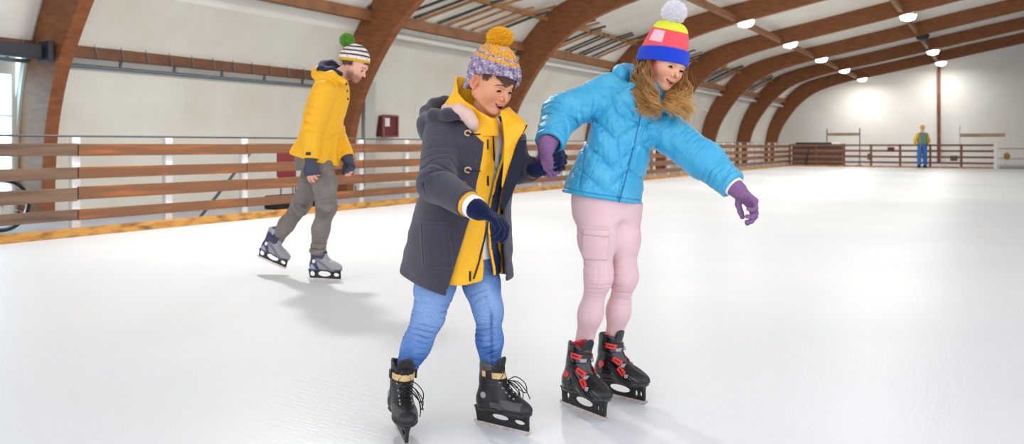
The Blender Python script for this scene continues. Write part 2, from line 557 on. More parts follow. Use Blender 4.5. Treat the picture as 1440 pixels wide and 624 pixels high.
INNER = [(12.05, -0.03), (12.02, .7), (11.93, 1.35), (11.68, 2.08), (11.25, 2.78), (10.75, 3.42), (10.1, 4.0), (9.45, 4.38), (8.6, 4.68), (7.6, 4.93), (6.2, 5.19), (3.7, 5.66), (1.2, 6.16), (-1.5, 6.68), (-4, 7.15)]
OUTER = [(12.72, -0.03), (12.70, .7), (12.62, 1.5), (12.38, 2.4), (11.85, 3.42), (11.2, 4.22), (10.5, 4.8), (9.7, 5.12), (8.8, 5.34), (7.7, 5.55), (6.25, 5.80), (3.75, 6.27), (1.25, 6.75), (-1.45, 7.25), (-4, 7.70)]
RIDGE = -4.0


def arch_poly():
    a = spline(INNER, 60); b = spline(OUTER, 60)
    a2 = [(2 * RIDGE - p[0], p[1]) for p in a[::-1]][1:]; b2 = [(2 * RIDGE - p[0], p[1]) for p in b[::-1]][1:]
    return list(map(tuple, a)) + a2, list(map(tuple, b)) + b2


ai, ao = arch_poly()
where = ['nearest the window', 'rising behind the man in yellow', 'rising above the boy', 'rising behind the raised blue sleeve', 'passing behind the bobble hat of the girl',
         'third before the end wall', 'second before the end wall', 'last before the end wall']
for k in range(-1, 8):
    u = U0 + BAY * k; mb = MB(); n = len(ai)
    V = [(u, p[0], p[1]) for p in ai] + [(u, p[0], p[1]) for p in ao] + [(u + .2, p[0], p[1]) for p in ai] + [(u + .2, p[0], p[1]) for p in ao]
    F = []
    for i in range(n - 1):
        F += [(i, i + 1, n + i + 1, n + i), (2 * n + i + 1, 2 * n + i, 3 * n + i, 3 * n + i + 1), (i + 1, i, 2 * n + i, 2 * n + i + 1), (n + i, n + i + 1, 3 * n + i + 1, 3 * n + i)]
    F += [(0, n, 3 * n, 2 * n), (n - 1, 3 * n - 1, 4 * n - 1, 2 * n - 1)]
    mb.add(V, F)
    o = hobj(mb, 'glulam_arch', M['wood_arch'], smooth=True)
    tag(o, 'brown timber roof arch %s' % (where[k] if k >= 0 else 'out of view'), 'roof arch', 'laminated roof arches')

# envelope
prof = [(p[0] + .03, p[1]) for p in OUTER]
pf = spline(prof, 90)
low = [p for p in pf if p[1] < 3.56]; high = [p for p in pf if p[1] >= 3.5]


def sheet(pr, u0, u1, nu, t=0.12):
    """a curved sheet with thickness t outwards"""
    mb = MB(); pr = np.array(pr); m = len(pr)
    T = np.gradient(pr, axis=0); Nn = np.stack([-T[:, 1], T[:, 0]], 1); Nn /= np.linalg.norm(Nn, axis=1)[:, None]
    if Nn[0][0] < 0: Nn = -Nn
    V = []; us = np.linspace(u0, u1, nu)
    for q in (0, 1):
        for u in us:
            for i in range(m):
                p = pr[i] + Nn[i] * t * q
                V.append((u, p[0], p[1]))
    F = []
    A = nu * m
    for a in range(nu - 1):
        for i in range(m - 1):
            k0 = a * m + i
            F += [(k0, k0 + 1, k0 + m + 1, k0 + m), (A + k0, A + k0 + m, A + k0 + m + 1, A + k0 + 1)]
    for i in range(m - 1):
        F += [(i + 1, i, A + i, A + i + 1), ((nu - 1) * m + i, (nu - 1) * m + i + 1, A + (nu - 1) * m + i + 1, A + (nu - 1) * m + i)]
    for a in range(nu - 1):
        F += [(a * m, (a + 1) * m, A + (a + 1) * m, A + a * m), ((a + 1) * m + m - 1, a * m + m - 1, A + a * m + m - 1, A + (a + 1) * m + m - 1)]
    return mb.add(V, F)


S(sheet(low, 6.12, WALL_U, 12), 'wall_left', M['wall'], smooth=True)
S(sheet(high, -4, WALL_U, 12), 'ceiling', M['membrane'], smooth=True)
mirror = [(2 * RIDGE - p[0], p[1]) for p in high[::-1]]
S(sheet(mirror, 12.5, WALL_U, 10, t=-.12), 'ceiling_right', M['membrane'], smooth=True)
# wall beside the window: pieces round the opening u 4.75-5.62, z .5-2.1
wl = MB()
wl.box(-4, 5.2, 12.72, 12.86, -.03, 2.5).box(6.07, 6.12, 12.72, 12.86, -.03, 2.5).box(5.2, 6.07, 12.72, 12.86, 2.16, 2.5).box(5.2, 6.07, 12.72, 12.86, -.03, .25)
wl.box(-4, 6.12, 12.3, 12.86, 2.5, 2.56).box(-4, 6.12, 11.8, 11.95, 3.42, 3.56)
S(wl, 'wall_window_side', M['wall'])
S(MB().add([(-4, 12.34, 2.5), (6.12, 12.34, 2.5), (6.12, 11.84, 3.5), (-4, 11.84, 3.5), (-4, 12.4, 2.5), (6.12, 12.4, 2.5), (6.12, 11.9, 3.5), (-4, 11.9, 3.5)],
           [(0, 3, 2, 1), (4, 5, 6, 7), (0, 1, 5, 4), (1, 2, 6, 5), (2, 3, 7, 6), (3, 0, 4, 7)]), 'ceiling_lower_strip', M['membrane'])
w = S(MB().box(5.2, 6.07, 12.78, 12.80, .25, 2.16), 'window_1', M['day_glass'])
S(MB().box(5.2, 5.24, 12.7, 12.82, .25, 2.16).box(6.05, 6.07, 12.7, 12.82, .25, 2.16).box(5.24, 6.05, 12.7, 12.82, 2.12, 2.16).box(5.24, 6.05, 12.7, 12.82, .25, .30).box(5.24, 6.05, 12.72, 12.82, 1.48, 1.51),
  'window_frame', M['white_paint'], parent=w)
# end wall: polygon under the roof
pl = [(p[0], p[1]) for p in pf[::3]] + [(pf[-1][0], pf[-1][1])]
pr = [(2 * RIDGE - p[0], p[1]) for p in pl[::-1]]
poly = [(12.8, -.03)] + pl[1:] + pr[1:-1] + [(2 * RIDGE - 12.8, -.03)]
S(MB().extrude(poly, lambda v, z: (WALL_U, v, z), lambda v, z: (WALL_U + .2, v, z)), 'wall_far', M['wall_far'])

# purlins between the arches, girts and pipes on the wall side: one length per bay
def bay_span(k): return U0 + BAY * k + .2, U0 + BAY * (k + 1)


bayname = ['in front of the window bay', 'in the bay left of the man', 'in the bay above the boy', 'in the bay left of the raised sleeve', 'in the bay behind the girl', 'in the fifth bay down the wall',
           'in the sixth bay down the wall', 'in the bay before the end wall']
for k in range(-1, 7):
    a, b = bay_span(k); nm = bayname[k + 1]
    for (v, z, w_, h_, row) in ((7.3, 5.16, .14, .2, 'side'), (3.05, 5.98, .14, .2, 'upper')):
        if k < 2 and row == 'upper': continue
        tag(hobj(MB().box(a, b, v - w_ / 2, v + w_ / 2, z - h_ / 2, z + h_ / 2), 'purlin', M['wood_beam'], bevel=.01),
            '%s roof purlin of planed timber %s' % (row, nm), 'purlin', 'roof purlins')
    tag(hobj(MB().box(a, b, 11.36, 11.52, 3.70, 3.93), 'eaves_beam', M['wood_beam'], bevel=.01), 'square timber eaves beam %s' % nm, 'beam', 'eaves beams between the arches')
for k in (-1, 0):
    a, b = bay_span(k)
    g = empty('wall_girt', H(a, 12.3, 2.45), ('brown girt with lacing hooks along the wall left of the man in yellow' if k == 0 else 'dark girt with lacing hooks above the daylight window'), 'girt')
    hobj(MB().box(a, b, 12.22, 12.34, 2.43, 2.61), 'timber', M['girt'], g, bevel=.008)
    nh = 14 if k == 0 else 6
    for i in range(nh):
        uu = (a + .25 + i * .44) if k == 0 else (b - .2 - i * .44)
        hobj(MB().tube([(uu, 12.2, 2.645), (uu + .01, 12.19, 2.60), (uu + .06, 12.2, 2.43)], .008, 6), 'lacing_hook', M['galv'], g)
    p = empty('wall_pipe', H(a, 12.4, 2.32), ('thin grey pipe on short hangers under the girt left of the man' if k == 0 else 'thin grey pipe above the daylight window'), 'pipe')
    hobj(MB().tube([(a, 12.4, 2.31), (b, 12.4, 2.31)], .03, 10), 'tube', M['galv'], p, smooth=True)
    for i in range(6 if k == 0 else 3):
        uu = (a + .25 + i * 1.0) if k == 0 else (b - .3 - i * 1.0)
        hobj(MB().box(uu - .02, uu + .02, 12.385, 12.415, 2.33, 2.45), 'hanger', M['galv'], p)
for k in range(1, 7):
    a, b = bay_span(k)
    tag(hobj(MB().tube([(a, 11.62, 3.52), (b, 11.62, 3.52)], .07, 12), 'eaves_pipe', M['pipe_white'], smooth=True), 'fat white lagged pipe under the eaves %s' % bayname[k + 1], 'pipe', 'lagged pipes under the eaves')
    if k < 6:
        tag(hobj(MB().box(a, b, 10.62, 10.72, 4.50, 4.6), 'batten_rail', M['wood_pale'], bevel=.006), 'narrow pale batten rail under the roof %s' % bayname[k + 1], 'rail', 'pale batten rails under the roof')
        rg = random.Random(k)
        nb = 11
        for i in range(nb):
            uu = a - .2 + i * (b - a - 1.6) / (nb - 1) + rg.uniform(-.12, .12)
            e = rg.uniform(.08, .45)
            pts = [(uu, 11.36, 3.94), (uu + .6, 10.98, 4.24), (uu + 1.2, 10.56, 4.55), (uu + 1.2 + 1.3 * e, 10.56 - e, 4.55 + e * .52)]
            mb = MB()
            wd = rg.choice((.05, .07, .04))
            for q in range(3):
                p0, p1 = pts[q], pts[q + 1]
                if q == 2 and rg.random() < .25: break
                mb.hexa([(p0[0], p0[1], p0[2]), (p0[0] + wd, p0[1], p0[2]), (p1[0] + wd, p1[1], p1[2]), (p1[0], p1[1], p1[2]),
                         (p0[0], p0[1] + .02, p0[2] + .05), (p0[0] + wd, p0[1] + .02, p0[2] + .05), (p1[0] + wd, p1[1] + .02, p1[2] + .05), (p1[0], p1[1] + .02, p1[2] + .05)])
            tag(hobj(mb, 'roof_batten', M['batten_dark'] if rg.random() < .62 else M['wood_pale']),
                'thin sloping roof batten %s' % bayname[k + 1], 'batten', 'sloping roof battens %s' % bayname[k + 1])
# pale timber edge seen under the eaves: dark bracket on the first arch
tag(hobj(MB().box(5.0, 6.05, 11.75, 11.87, 2.30, 2.5).box(6.02, 6.1, 11.6, 11.9, 2.26, 2.56), 'steel_bracket', M['housing'], bevel=.01), 'dark steel bracket fixed to the side of the arch by the window', 'bracket')


# lamps
def lamp(u, v, z, label, lit=True, power=260, group='hall flood lamps'):
    t = empty('hall_lamp', H(u, v, z), label, 'lamp', group)
    hobj(MB().box(u - .2, u + .2, v + .12, v + .62, z + .02, z + .42).box(u - .12, u + .12, v - .12, v + .14, z + .1, z + .3), 'ballast_box', M['housing'], t, bevel=.02)
    hobj(MB().tube([(u, v, z + .36), (u, v, z + .62)], .02, 8), 'hanger', M['galv'], t)
    rad = [(.1, .12), (.24, .06), (.30, -.03)]
    mb = MB(); n = 20
    for i in range(len(rad) - 1):
        r0, z0 = rad[i]; r1, z1 = rad[i + 1]
        V = [(u + r0 * math.cos(6.2832 * j / n), v + r0 * math.sin(6.2832 * j / n), z + z0) for j in range(n)] + [(u + r1 * math.cos(6.2832 * j / n), v + r1 * math.sin(6.2832 * j / n), z + z1) for j in range(n)]
        mb.add(V, [(j, (j + 1) % n, n + (j + 1) % n, n + j) for j in range(n)])
    hobj(mb, 'reflector', M['galv'] if lit else M['housing'], t, smooth=True)
    mb = MB(); V = [(u, v, z - .25)] + [(u + .28 * math.cos(6.2832 * j / n), v + .28 * math.sin(6.2832 * j / n), z - .03) for j in range(n)] + [(u + .22 * math.cos(6.2832 * j / n), v + .22 * math.sin(6.2832 * j / n), z - .18) for j in range(n)]
    V += [(u, v, z - .01)]
    mb.add(V, [(0, n + 1 + (j + 1) % n, n + 1 + j) for j in range(n)] + [(1 + j, n + 1 + j, n + 1 + (j + 1) % n, 1 + (j + 1) % n) for j in range(n)] + [(2 * n + 1, 1 + j, 1 + (j + 1) % n) for j in range(n)])
    hobj(mb, 'lens', M['lens'] if lit else M['housing'], t, smooth=True)
    if lit:
        L = bpy.data.lights.new('lamp_light', 'AREA'); L.shape = 'DISK'; L.size = .5; L.energy = power; L.color = (1.0, .99, .965)
        lo = bpy.data.objects.new('lamp_light', L); C.objects.link(lo); lo.parent = t; lo.location = (0, 0, -.28)
    return t


side = ['above the man, over the ice beside the first arch', 'high above the boy beside the second arch', 'beside the third arch above the frame', 'hanging at upper right of the girl\'s white bobble',
        'second along the left row from the girl\'s bobble hat', 'third along the left row, with no dark box beside it', 'fourth along the left row', 'last of the left row, against the end wall']
for k in range(8):
    lamp(U0 + BAY * k + .45, 7.05, 5.14, 'lit round hall lamp %s' % side[k], power=LAMP_W * (2.2, 1.2, 1.1, 1.1, 1, 1, 1, .9)[k])
rows2 = {2: 'out of view in the third bay', 3: 'out of view in the fourth bay', 4: 'under the upper purlin near the top edge', 6: 'above the brown end column, upper of two', 7: 'above the brown end column, lower of two'}
for k, s_ in rows2.items():  # right row
    lamp(U0 + BAY * k + .45, 2.85, 5.86, 'lit hall lamp of the right row %s' % s_, power=LAMP_W * (.9 if k == 7 else .9))
lamp(U0 + BAY * 5 + .45, 2.85, 5.86, 'unlit dark hall lamp of the right row between two lit ones', lit=False)

# fences
def long_fence():
    g = empty('rink_fence', H(4, FENCE_V, 0), 'long brown board fence with white posts along the left side of the ice', 'fence')
    us = [5.0 + 1.19 * i for i in range(-3, 31)]
    mb_end = END_U
    for i, u in enumerate(us):
        if u > mb_end: break
        hobj(MB().box(u - .05, u + .05, FENCE_V + .03, FENCE_V + .11, 0, 1.14), 'post', M['white_paint'], g, bevel=.008)
    rows = [(1.068, .927), (.80, .666), (.566, .416), (.309, .186)]
    rg = random.Random(3)
    js = us[1::2]                      # the boards meet on every second post
    js = [us[0] - .6] + js[0:] + [mb_end]
    for a, b in zip(js[:-1], js[1:]):
        for (z1, z0) in rows:
            m_ = M['board_old'] if b < 5.2 else M['board']
            t = rg.uniform(-.006, .006)
            hobj(MB().box(a + .006, b - .006, FENCE_V - .01, FENCE_V + .028, z0 + t, z1 + t), 'board', m_, g, bevel=.006)
    hobj(MB().box(us[0] - .6, mb_end, FENCE_V - .04, FENCE_V + .03, 0.0, .10), 'kick_board', M['kick'], g, bevel=.008)
    hobj(MB().tube([(us[0] - .6, FENCE_V + .07, 1.155), (mb_end, FENCE_V + .07, 1.155)], .012, 8), 'top_rail', M['rail'], g, smooth=True)
    # diagonal stay
    hobj(MB().box(7.15, 7.2, FENCE_V + .12, FENCE_V + .16, 0, 1.1) if False else MB().tube([(6.95, FENCE_V + .5, 0), (7.55, FENCE_V + .12, .95)], .022, 8), 'stay', M['galv'], g)


long_fence()


def end_fence():
    g = empty('end_fence', H(END_U, 0, 0), 'low brown slatted fence across the far end of the ice', 'fence')
    v_end = .2
    v = FENCE_V
    n = 7
    vs = [FENCE_V - (FENCE_V - v_end) * i / n for i in range(n + 1)]
    for vv in vs[:-1]:
        hobj(MB().box(END_U + .03, END_U + .11, vv - .05, vv + .05, -.03, 1.1), 'post', M['far_board'], g, bevel=.008)
    for i in range(n):
        for (z1, z0) in ((1.09, 1.0), (.83, .73), (.55, .45), (.28, .19)):
            hobj(MB().box(END_U - .01, END_U + .03, vs[i + 1] + .004, vs[i] - .004, z0, z1), 'board', M['far_board'], g, bevel=.005)
    hobj(MB().box(END_U - .03, END_U + .03, v_end, FENCE_V, 0, .07), 'kick_board', M['kick'], g)
    hobj(MB().box(END_U - .02, END_U + .1, v_end - .12, v_end, -.03, 1.15), 'gate_post', M['white_paint'], g, bevel=.01)


end_fence()
# dark netting hung behind the corner boards
tag(hobj(MB().box(END_U + .13, END_U + .16, 6.4, 8.9, 0, 1.12), 'windbreak_net', M['mesh_dark']), 'dark brown netting panel hung on the fence at the far corner', 'net')
nt = empty('padded_rail', H(END_U, 7.6, 1.12), 'dark padded rail lying on top of the fence at the far corner', 'rail')
hobj(MB().tube([(END_U + .06, 8.7, 1.14), (END_U + .06, 7.0, 1.14)], .05, 10), 'padding', M['housing'], nt, smooth=True)
hobj(MB().tube([(END_U + .06, 7.0, 1.14), (END_U + .06, 6.6, 1.13)], .045, 10), 'pale_end', M['white_paint'], nt, smooth=True)
tag(hobj(MB().tube([(END_U - .1, 8.2, .12), (END_U - .08, 8.05, .9)], [.06, .02], 8), 'folded_parasol', M['housing'], smooth=True), 'dark folded cover leaning on the netting at the far corner', 'cover')


def frame_goal(v0, v1, u, ztop, zb, mt, label, bm):
    g = empty('goal_frame', H(u, (v0 + v1) / 2, 0), label, 'frame')
    for v in (v0, v1):
        hobj(MB().box(u - .03, u + .03, v - .028, v + .028, -.03, ztop), 'upright', mt, g, bevel=.006)
    hobj(MB().box(u - .08, u - .04, min(v0, v1) + .02, max(v0, v1) - .02, zb - .08, zb + .08), 'crossbar', bm, g, bevel=.006)
    for z in (.5,):
        hobj(MB().box(u - .02, u + .02, min(v0, v1), max(v0, v1), z - .02, z + .02), 'lower_rail', mt, g)
    hobj(MB().box(u - .5, u + .5, v0 - .04, v0 + .04, -.03, .03).box(u - .5, u + .5, v1 - .04, v1 + .04, -.03, .03), 'foot', mt, g)


frame_goal(7.92, 6.28, 45.0, 1.95, 1.63, M['blue_metal'], 'tall grey steel frame with a timber crossbar behind the dark netting', M['crossbar'])
frame_goal(1.6, -.25, 43.0, 1.95, 1.52, M['white_paint'], 'tall pale frame with a timber crossbar behind the end of the far fence', M['crossbar'])
# light mesh fence right of the gate post
g = empty('mesh_fence', H(END_U, -2, 0), 'thin pale wire barrier to the right of the white gate post', 'barrier')
for v in (-.0, -1.1, -2.2, -3.4, -4.6):
    hobj(MB().tube([(END_U + .05, v, -.03), (END_U + .05, v, .98)], .02, 8), 'post', M['white_paint'], g)
for z in (.9, .45, .1):
    hobj(MB().tube([(END_U + .05, 0.05, z), (END_U + .05, -6, z)], .018, 8), 'rail', M['wood_pale'], g)
wires = MB()
for i in range(40):
    v = -.1 - i * .13
    wires.tube([(END_U + .05, v, .1), (END_U + .05, v, .9)], .003, 4)
hobj(wires, 'wire_grid', M['galv'], g)
hobj(MB().box(END_U - .03, END_U + .03, -6, 0, 0, .06), 'kick_strip', M['galv'], g)
tag(hobj(MB().box(END_U + .2, END_U + .45, -1.3, -1.02, -.03, .0), 'floor_plate', M['galv']), 'small plate on the floor behind the pale barrier', 'plate')


def lumpy(name, c, r, mt, label, cat, seed):
    c = np.array(H(*c))
    def f(P): return ell(P, c, r) + .03 * nz(P, 3.5, seed)
    o = skin(name, f, c - np.array(r) - .06, c + np.array(r) + .06, .03, mt, None)
    return tag(o, label, cat)


lumpy('cloth_bag', (41.9, -1.55, .62), (.42, .3, .22), M['white_cloth'], 'cream cloth bag stacked high behind the pale barrier at the frame edge', 'bag', 41)
tag(hobj(MB().box(41.6, 42.2, -2.1, -1.0, -.03, .42), 'bench_box', M['wood_pale'], bevel=.02), 'low timber box under the cream bag at the far right', 'box')
lumpy('dark_jacket', (41.9, -1.62, .88), (.3, .22, .1), M['glove_navy'], 'dark folded jacket lying on top of the cream bag', 'jacket', 43)
lumpy('orange_bucket', (41.6, -.3, .55), (.13, .13, .16), M['kick'], 'small orange bag hanging on the pale barrier', 'bag', 44)
for (v, z, w_, h_, mt, lb) in ((5.3, .5, .16, .3, 'mesh_dark', 'small dark box fixed to the far fence near the netting'), (4.35, .85, .3, .22, 'maroon', 'maroon box fixed to the far fence left of the distant skater'),
                               (1.75, .45, .3, .25, 'mesh_dark', 'dark box fixed low on the far fence left of the gate post')):
    tag(hobj(MB().box(END_U - .06, END_U - .012, v - w_ / 2, v + w_ / 2, z - h_ / 2, z + h_ / 2), 'fence_box', M[mt], bevel=.01), lb, 'box')
# column at the end wall
g = empty('end_column', H(WALL_U, 3.0, 0), 'red-brown steel column standing against the far white wall', 'column')
hobj(MB().box(WALL_U - .22, WALL_U - .0, 2.96, 2.98, -.03, 6.05).box(WALL_U - .22, WALL_U, 3.12, 3.14, -.03, 6.05).box(WALL_U - .12, WALL_U - .09, 2.98, 3.12, -.03, 6.05), 'shaft', M['col_red'], g)
hobj(MB().box(WALL_U - .3, WALL_U, 2.8, 3.3, -.03, .05), 'base_plate', M['col_red'], g)
# red cabinet, grey panel, door-like things on the left wall
g = empty('wall_cabinet', H(14.5, 12.2, 1.5), 'dark maroon cabinet with a paper notice on the white wall right of the man', 'cabinet')
hobj(MB().box(14.2, 14.72, 12.46, 12.7, 1.26, 1.76), 'body', M['maroon'], g, bevel=.01)
hobj(MB().box(14.18, 14.22, 12.43, 12.48, 1.24, 1.78).box(14.70, 14.74, 12.43, 12.48, 1.24, 1.78).box(14.22, 14.70, 12.43, 12.48, 1.74, 1.78).box(14.22, 14.70, 12.43, 12.48, 1.24, 1.28), 'frame', M['col_red'], g)
hobj(MB().box(14.26, 14.42, 12.445, 12.458, 1.5, 1.70), 'notice', M['paper'], g)
tag(hobj(MB().box(13.1, 13.45, 12.02, 12.14, -.03, 2.5), 'grey_panel', M['column_grey'], bevel=.01), 'tall grey panel standing beside the arch behind the man', 'panel')
tag(hobj(MB().box(34.2, 34.6, 12.0, 12.2, -.03, 2.4), 'wall_locker', M['column_grey'], bevel=.01), 'tall grey panel on the wall behind the outstretched blue sleeve', 'panel')
tag(hobj(MB().box(13.0, 16.5, 12.0, 12.25, -.03, .14), 'floor_duct', M['column_grey'], bevel=.02), 'low grey duct along the foot of the wall behind the fence', 'duct')


# seats and bikes behind the fence
def seat(u, v, label):
    g = empty('plastic_seat', H(u, v, 0), label, 'seat', 'red plastic seats behind the fence')
    hobj(MB().box(u - .22, u + .22, v - .2, v + .2, .42, .47), 'seat', M['red_seat'], g, bevel=.02)
    hobj(MB().box(u - .22, u + .22, v + .18, v + .23, .47, .92), 'backrest', M['red_seat'], g, bevel=.02)
    for s in (-1, 1):
        for q in (-1, 1):
            hobj(MB().tube([(u + .18 * s, v + .16 * q, -.03), (u + .17 * s, v + .15 * q, .43)], .014, 8), 'leg', M['galv'], g)


seat(10.6, 10.9, 'red plastic seat behind the fence near the man, nearer the arch')
seat(10.0, 10.9, 'red plastic seat behind the fence left of the man')
tag(hobj(MB().box(9.0, 10.2, 10.2, 10.55, -.03, .2), 'equipment_case', M['rubber'], bevel=.03), 'dark low case on the aisle floor behind the fence', 'case')


def bicycle(u, v, label, mt):
    g = empty('bicycle', H(u, v, 0), label, 'bicycle', 'bicycles parked behind the fence')
    def ring(uc, zc, r, t):
        return [(uc + r * math.cos(a), v, zc + r * math.sin(a)) for a in np.linspace(0, 2 * math.pi, 40)]
    for uc in (u - .5, u + .5):
        w_ = hobj(MB().tube(ring(uc, .31, .31, 0), .022, 8, caps=False), 'wheel', M['rubber'], g, smooth=True)
        hobj(MB().tube(ring(uc, .31, .28, 0), .01, 6, caps=False), 'rim', M['chrome'], w_, smooth=True)
        sp = MB()
        for a in np.linspace(0, math.pi, 8, endpoint=False):
            sp.tube([(uc + .28 * math.cos(a), v, .31 + .28 * math.sin(a)), (uc - .28 * math.cos(a), v, .31 - .28 * math.sin(a))], .003, 4)
        hobj(sp, 'spokes', M['chrome'], w_)
    fr = MB()
    A, B_, Cc, D, E_ = (u - .5, v, .31), (u - .12, v, .29), (u - .22, v, .72), (u + .36, v, .76), (u + .5, v, .31)
    for p, q in ((A, B_), (A, Cc), (B_, Cc), (Cc, D), (B_, D), (D, E_)):
        fr.tube([p, q], .017, 8)
    fr.tube([Cc, (u - .25, v, .88)], .014, 8); fr.tube([D, (u + .33, v, .93)], .014, 8)
    hobj(fr, 'frame', mt, g, smooth=True)
    hobj(MB().box(u - .36, u - .12, v - .06, v + .06, .88, .93), 'saddle', M['rubber'], g, bevel=.02)
    hobj(MB().tube([(u + .25, v - .28, .95), (u + .33, v - .12, .96), (u + .33, v + .12, .96), (u + .25, v + .28, .95)], .014, 8), 'handlebar', M['chrome'], g, smooth=True)
    hobj(MB().tube([(u - .2, v + .08, .29), (u - .04, v + .08, .29)], .05, 8), 'crank', M['chrome'], g)


bicycle(4.35, 10.4, 'dark bicycle parked behind the fence near the window, wheel showing', M['bike_blue'])
bicycle(4.05, 11.0, 'second bicycle farther behind, beside the bright window', M['rubber'])
# ------------------------------------------------------------------ parts of people
class Head:
    """o = point between the ears (world), R = columns forward, left, up, s = scale (1 = a ten-year-old, 21 cm tall head)"""
    def __init__(s, o, R, sc=1.0, mouth=0.006, smile=0.006, jaw=1.0, nose=1.0, gaze=-22, lid=(-46, -2)):
        s.o = np.asarray(o, np.float32); s.R = np.asarray(R, np.float32); s.s = sc
        s.mouth, s.smile, s.jaw, s.nose, s.lid = mouth, smile, jaw, nose, lid
        s.E = [np.array([.0655, q * .0305, .004]) for q in (-1, 1)]

    def loc(s, P): return ((P - s.o) @ s.R) / s.s
    def wld(s, q): return s.o + s.R @ (np.asarray(q, float) * s.s)

    def lips(s, q):
        """distances to the upper and lower lip lines"""
        sm, mo = s.smile, s.mouth
        up = chain(q, [(.0715, -.0275, -.0545 + sm), (.0815, -.017, -.0525 + sm * .42), (.0895, -.006, -.0500 + sm * .05), (.0900, 0, -.0510), (.0895, .006, -.0500 + sm * .05), (.0815, .017, -.0525 + sm * .42), (.0715, .0275, -.0545 + sm)], [.0012, .0020, .0027, .0025, .0027, .0020, .0012])[0]
        lo = chain(q, [(.0710, -.0270, -.0560 + sm), (.0790, -.0165, -.0570 - mo * .62 + sm * .38), (.0855, 0, -.0580 - mo), (.0790, .0165, -.0570 - mo * .62 + sm * .38), (.0710, .0270, -.0560 + sm)], [.0012, .0026, .0036, .0026, .0012])[0]
        return up, lo

    def field(s, P):
        q = s.loc(P); j = s.jaw
        d = ell(q, (-.010, 0, .034), (.094, .0735, .088))
        d = smin(d, ell(q, (.030, 0, -.012), (.054, .0575, .068)), .03)
        for y in (-1, 1):
            d = smin(d, seg(q, (-.004, y * .049 * j, -.040), (.058, y * .014 * j, -.078), .020, .015), .026)
            d = smin(d, ball(q, (.050, y * .035, -.026), .0235), .022)
        d = smin(d, ball(q, (.0655, 0, -.0775), .0145), .018)
        d = smin(d, seg(q, (.074, -.014, .026), (.074, .014, .026), .012), .02)
        for y in (-1, 1):
            d = smin(d, seg(q, (.0765, y * .014, .0215), (.062, y * .044, .021), .0055, .0045), .014)
            d = smax(d, -ell(q, (.0865, y * .0305, .0035), (.0125, .0175, .0115)), .012)
        n = s.nose
        d = smin(d, seg(q, (.0755, 0, .010), (.1010 * (.98 + .02 * n), 0, -.0225), .0055, .0072 * n), .010)
        for y in (-1, 1):
            d = smin(d, ball(q, (.0875, y * .0098, -.0268), .0055), .007)
            d = smax(d, -seg(q, (.0930, y * .0052, -.035), (.090, y * .006, -.026), .0022), .002)
        # upper-lip mound, lips and mouth
        d = smin(d, ell(q, (.066, 0, -.052), (.018, .030, .018)), .012)
        up, lo = s.lips(q)
        if s.mouth > .002:
            cur = (q[:, 1] / .0265) ** 2
            zc = -.0545 - s.mouth * .5 + s.smile * cur
            hh = .0012 + s.mouth * .62 * np.clip(1 - cur, 0, 1)
            slot = np.maximum(np.maximum(np.abs(q[:, 2] - zc) - hh, np.abs(q[:, 1]) - .0255), .066 - q[:, 0])
            d = smax(d, -slot, .0025)
        d = smin(d, up, .004); d = smin(d, lo, .004)
        # eyelids with a slit
        for e, y in zip(s.E, (-1, 1)):
            v = q - e.astype(np.float32)
            r = np.linalg.norm(v, axis=1)
            d = smin(d, r - .0142, .003)
            el = np.degrees(np.arctan2(v[:, 2], v[:, 0])); az = np.degrees(np.arctan2(v[:, 1], v[:, 0]))
            w = np.clip(1 - (np.abs(az) / 46) ** 2, 0, 1)
            lo_, hi_ = s.lid
            mid_ = lo_ * .6 + hi_ * .4
            opening = np.maximum((el - (mid_ + (hi_ - mid_) * w)), ((mid_ + (lo_ - mid_) * w) - el)) * (.0142 * 3.1416 / 180)
            opening = np.maximum(opening, np.maximum(.0075 - v[:, 0], np.maximum(r - .02, .0118 - r)))
            d = smax(d, -opening, .001)
        # ears
        for y in (-1, 1):
            c = np.array([-.012, y * .0775, .002])
            t = math.radians(12)
            Re = np.array([[math.cos(t), 0, math.sin(t)], [y * .45, 1, 0], [-math.sin(t), 0, math.cos(t)]]).T
            ear = ell(q, c, (.0185, .0085, .030), Re.T)
            ear = smax(ear, -ell(q, c + np.array([.0030, y * .0080, .003]), (.0118, .0125, .0215), Re.T), .0025)
            ear = smin(ear, seg(q, c + np.array([-.004, y * .002, .010]), c + np.array([-.004, y * .002, -.010]), .0035), .004)
            ear = smin(ear, ball(q, c + np.array([.006, -y * .002, -.027]), .006), .006)
            d = smin(d, ear, .006)
        return d * s.s

    def color(s, P, base=(236, 190, 164), blush=(226, 140, 122), beard=None):
        q = s.loc(P)
        c = np.tile(np.array(lin(base), np.float32), (len(P), 1))
        for y in (-1, 1):
            b = np.exp(-(((q - np.array([.062, y * .038, -.026], np.float32)) / .020) ** 2).sum(1))
            c = mix(c, lin(blush), .6 * b)
        b = np.exp(-(((q - np.array([.098, 0, -.023], np.float32)) / .011) ** 2).sum(1)); c = mix(c, lin(blush), .5 * b)
        e = np.exp(-(((q - np.array([-.012, 0, -.0], np.float32)) / np.array([.022, .2, .034])) ** 2).sum(1)) * (np.abs(q[:, 1]) > .064); c = mix(c, lin(blush), .6 * e)
        if beard:
            b = stp(-q[:, 2], .030, .055) * stp(q[:, 0], .0, .03) ; c = mix(c, lin(beard), .75 * b)
            b = stp(-q[:, 2], .012, .05) * stp(.055 - q[:, 0], .0, .02) * stp(q[:, 0], -.012, 0.004); c = mix(c, lin(beard), .7 * b)
        up, lo = s.lips(q)
        l = np.exp(-(np.maximum(np.minimum(up, lo), 0) / .0016) ** 2); c = mix(c, lin((196, 98, 92)), .75 * l)
        slot = (q[:, 0] > .05) & (q[:, 0] < .082) & (np.abs(q[:, 1]) < .0215) & (q[:, 2] < -.046) & (q[:, 2] > -.066) & (np.minimum(up, lo) > .001)
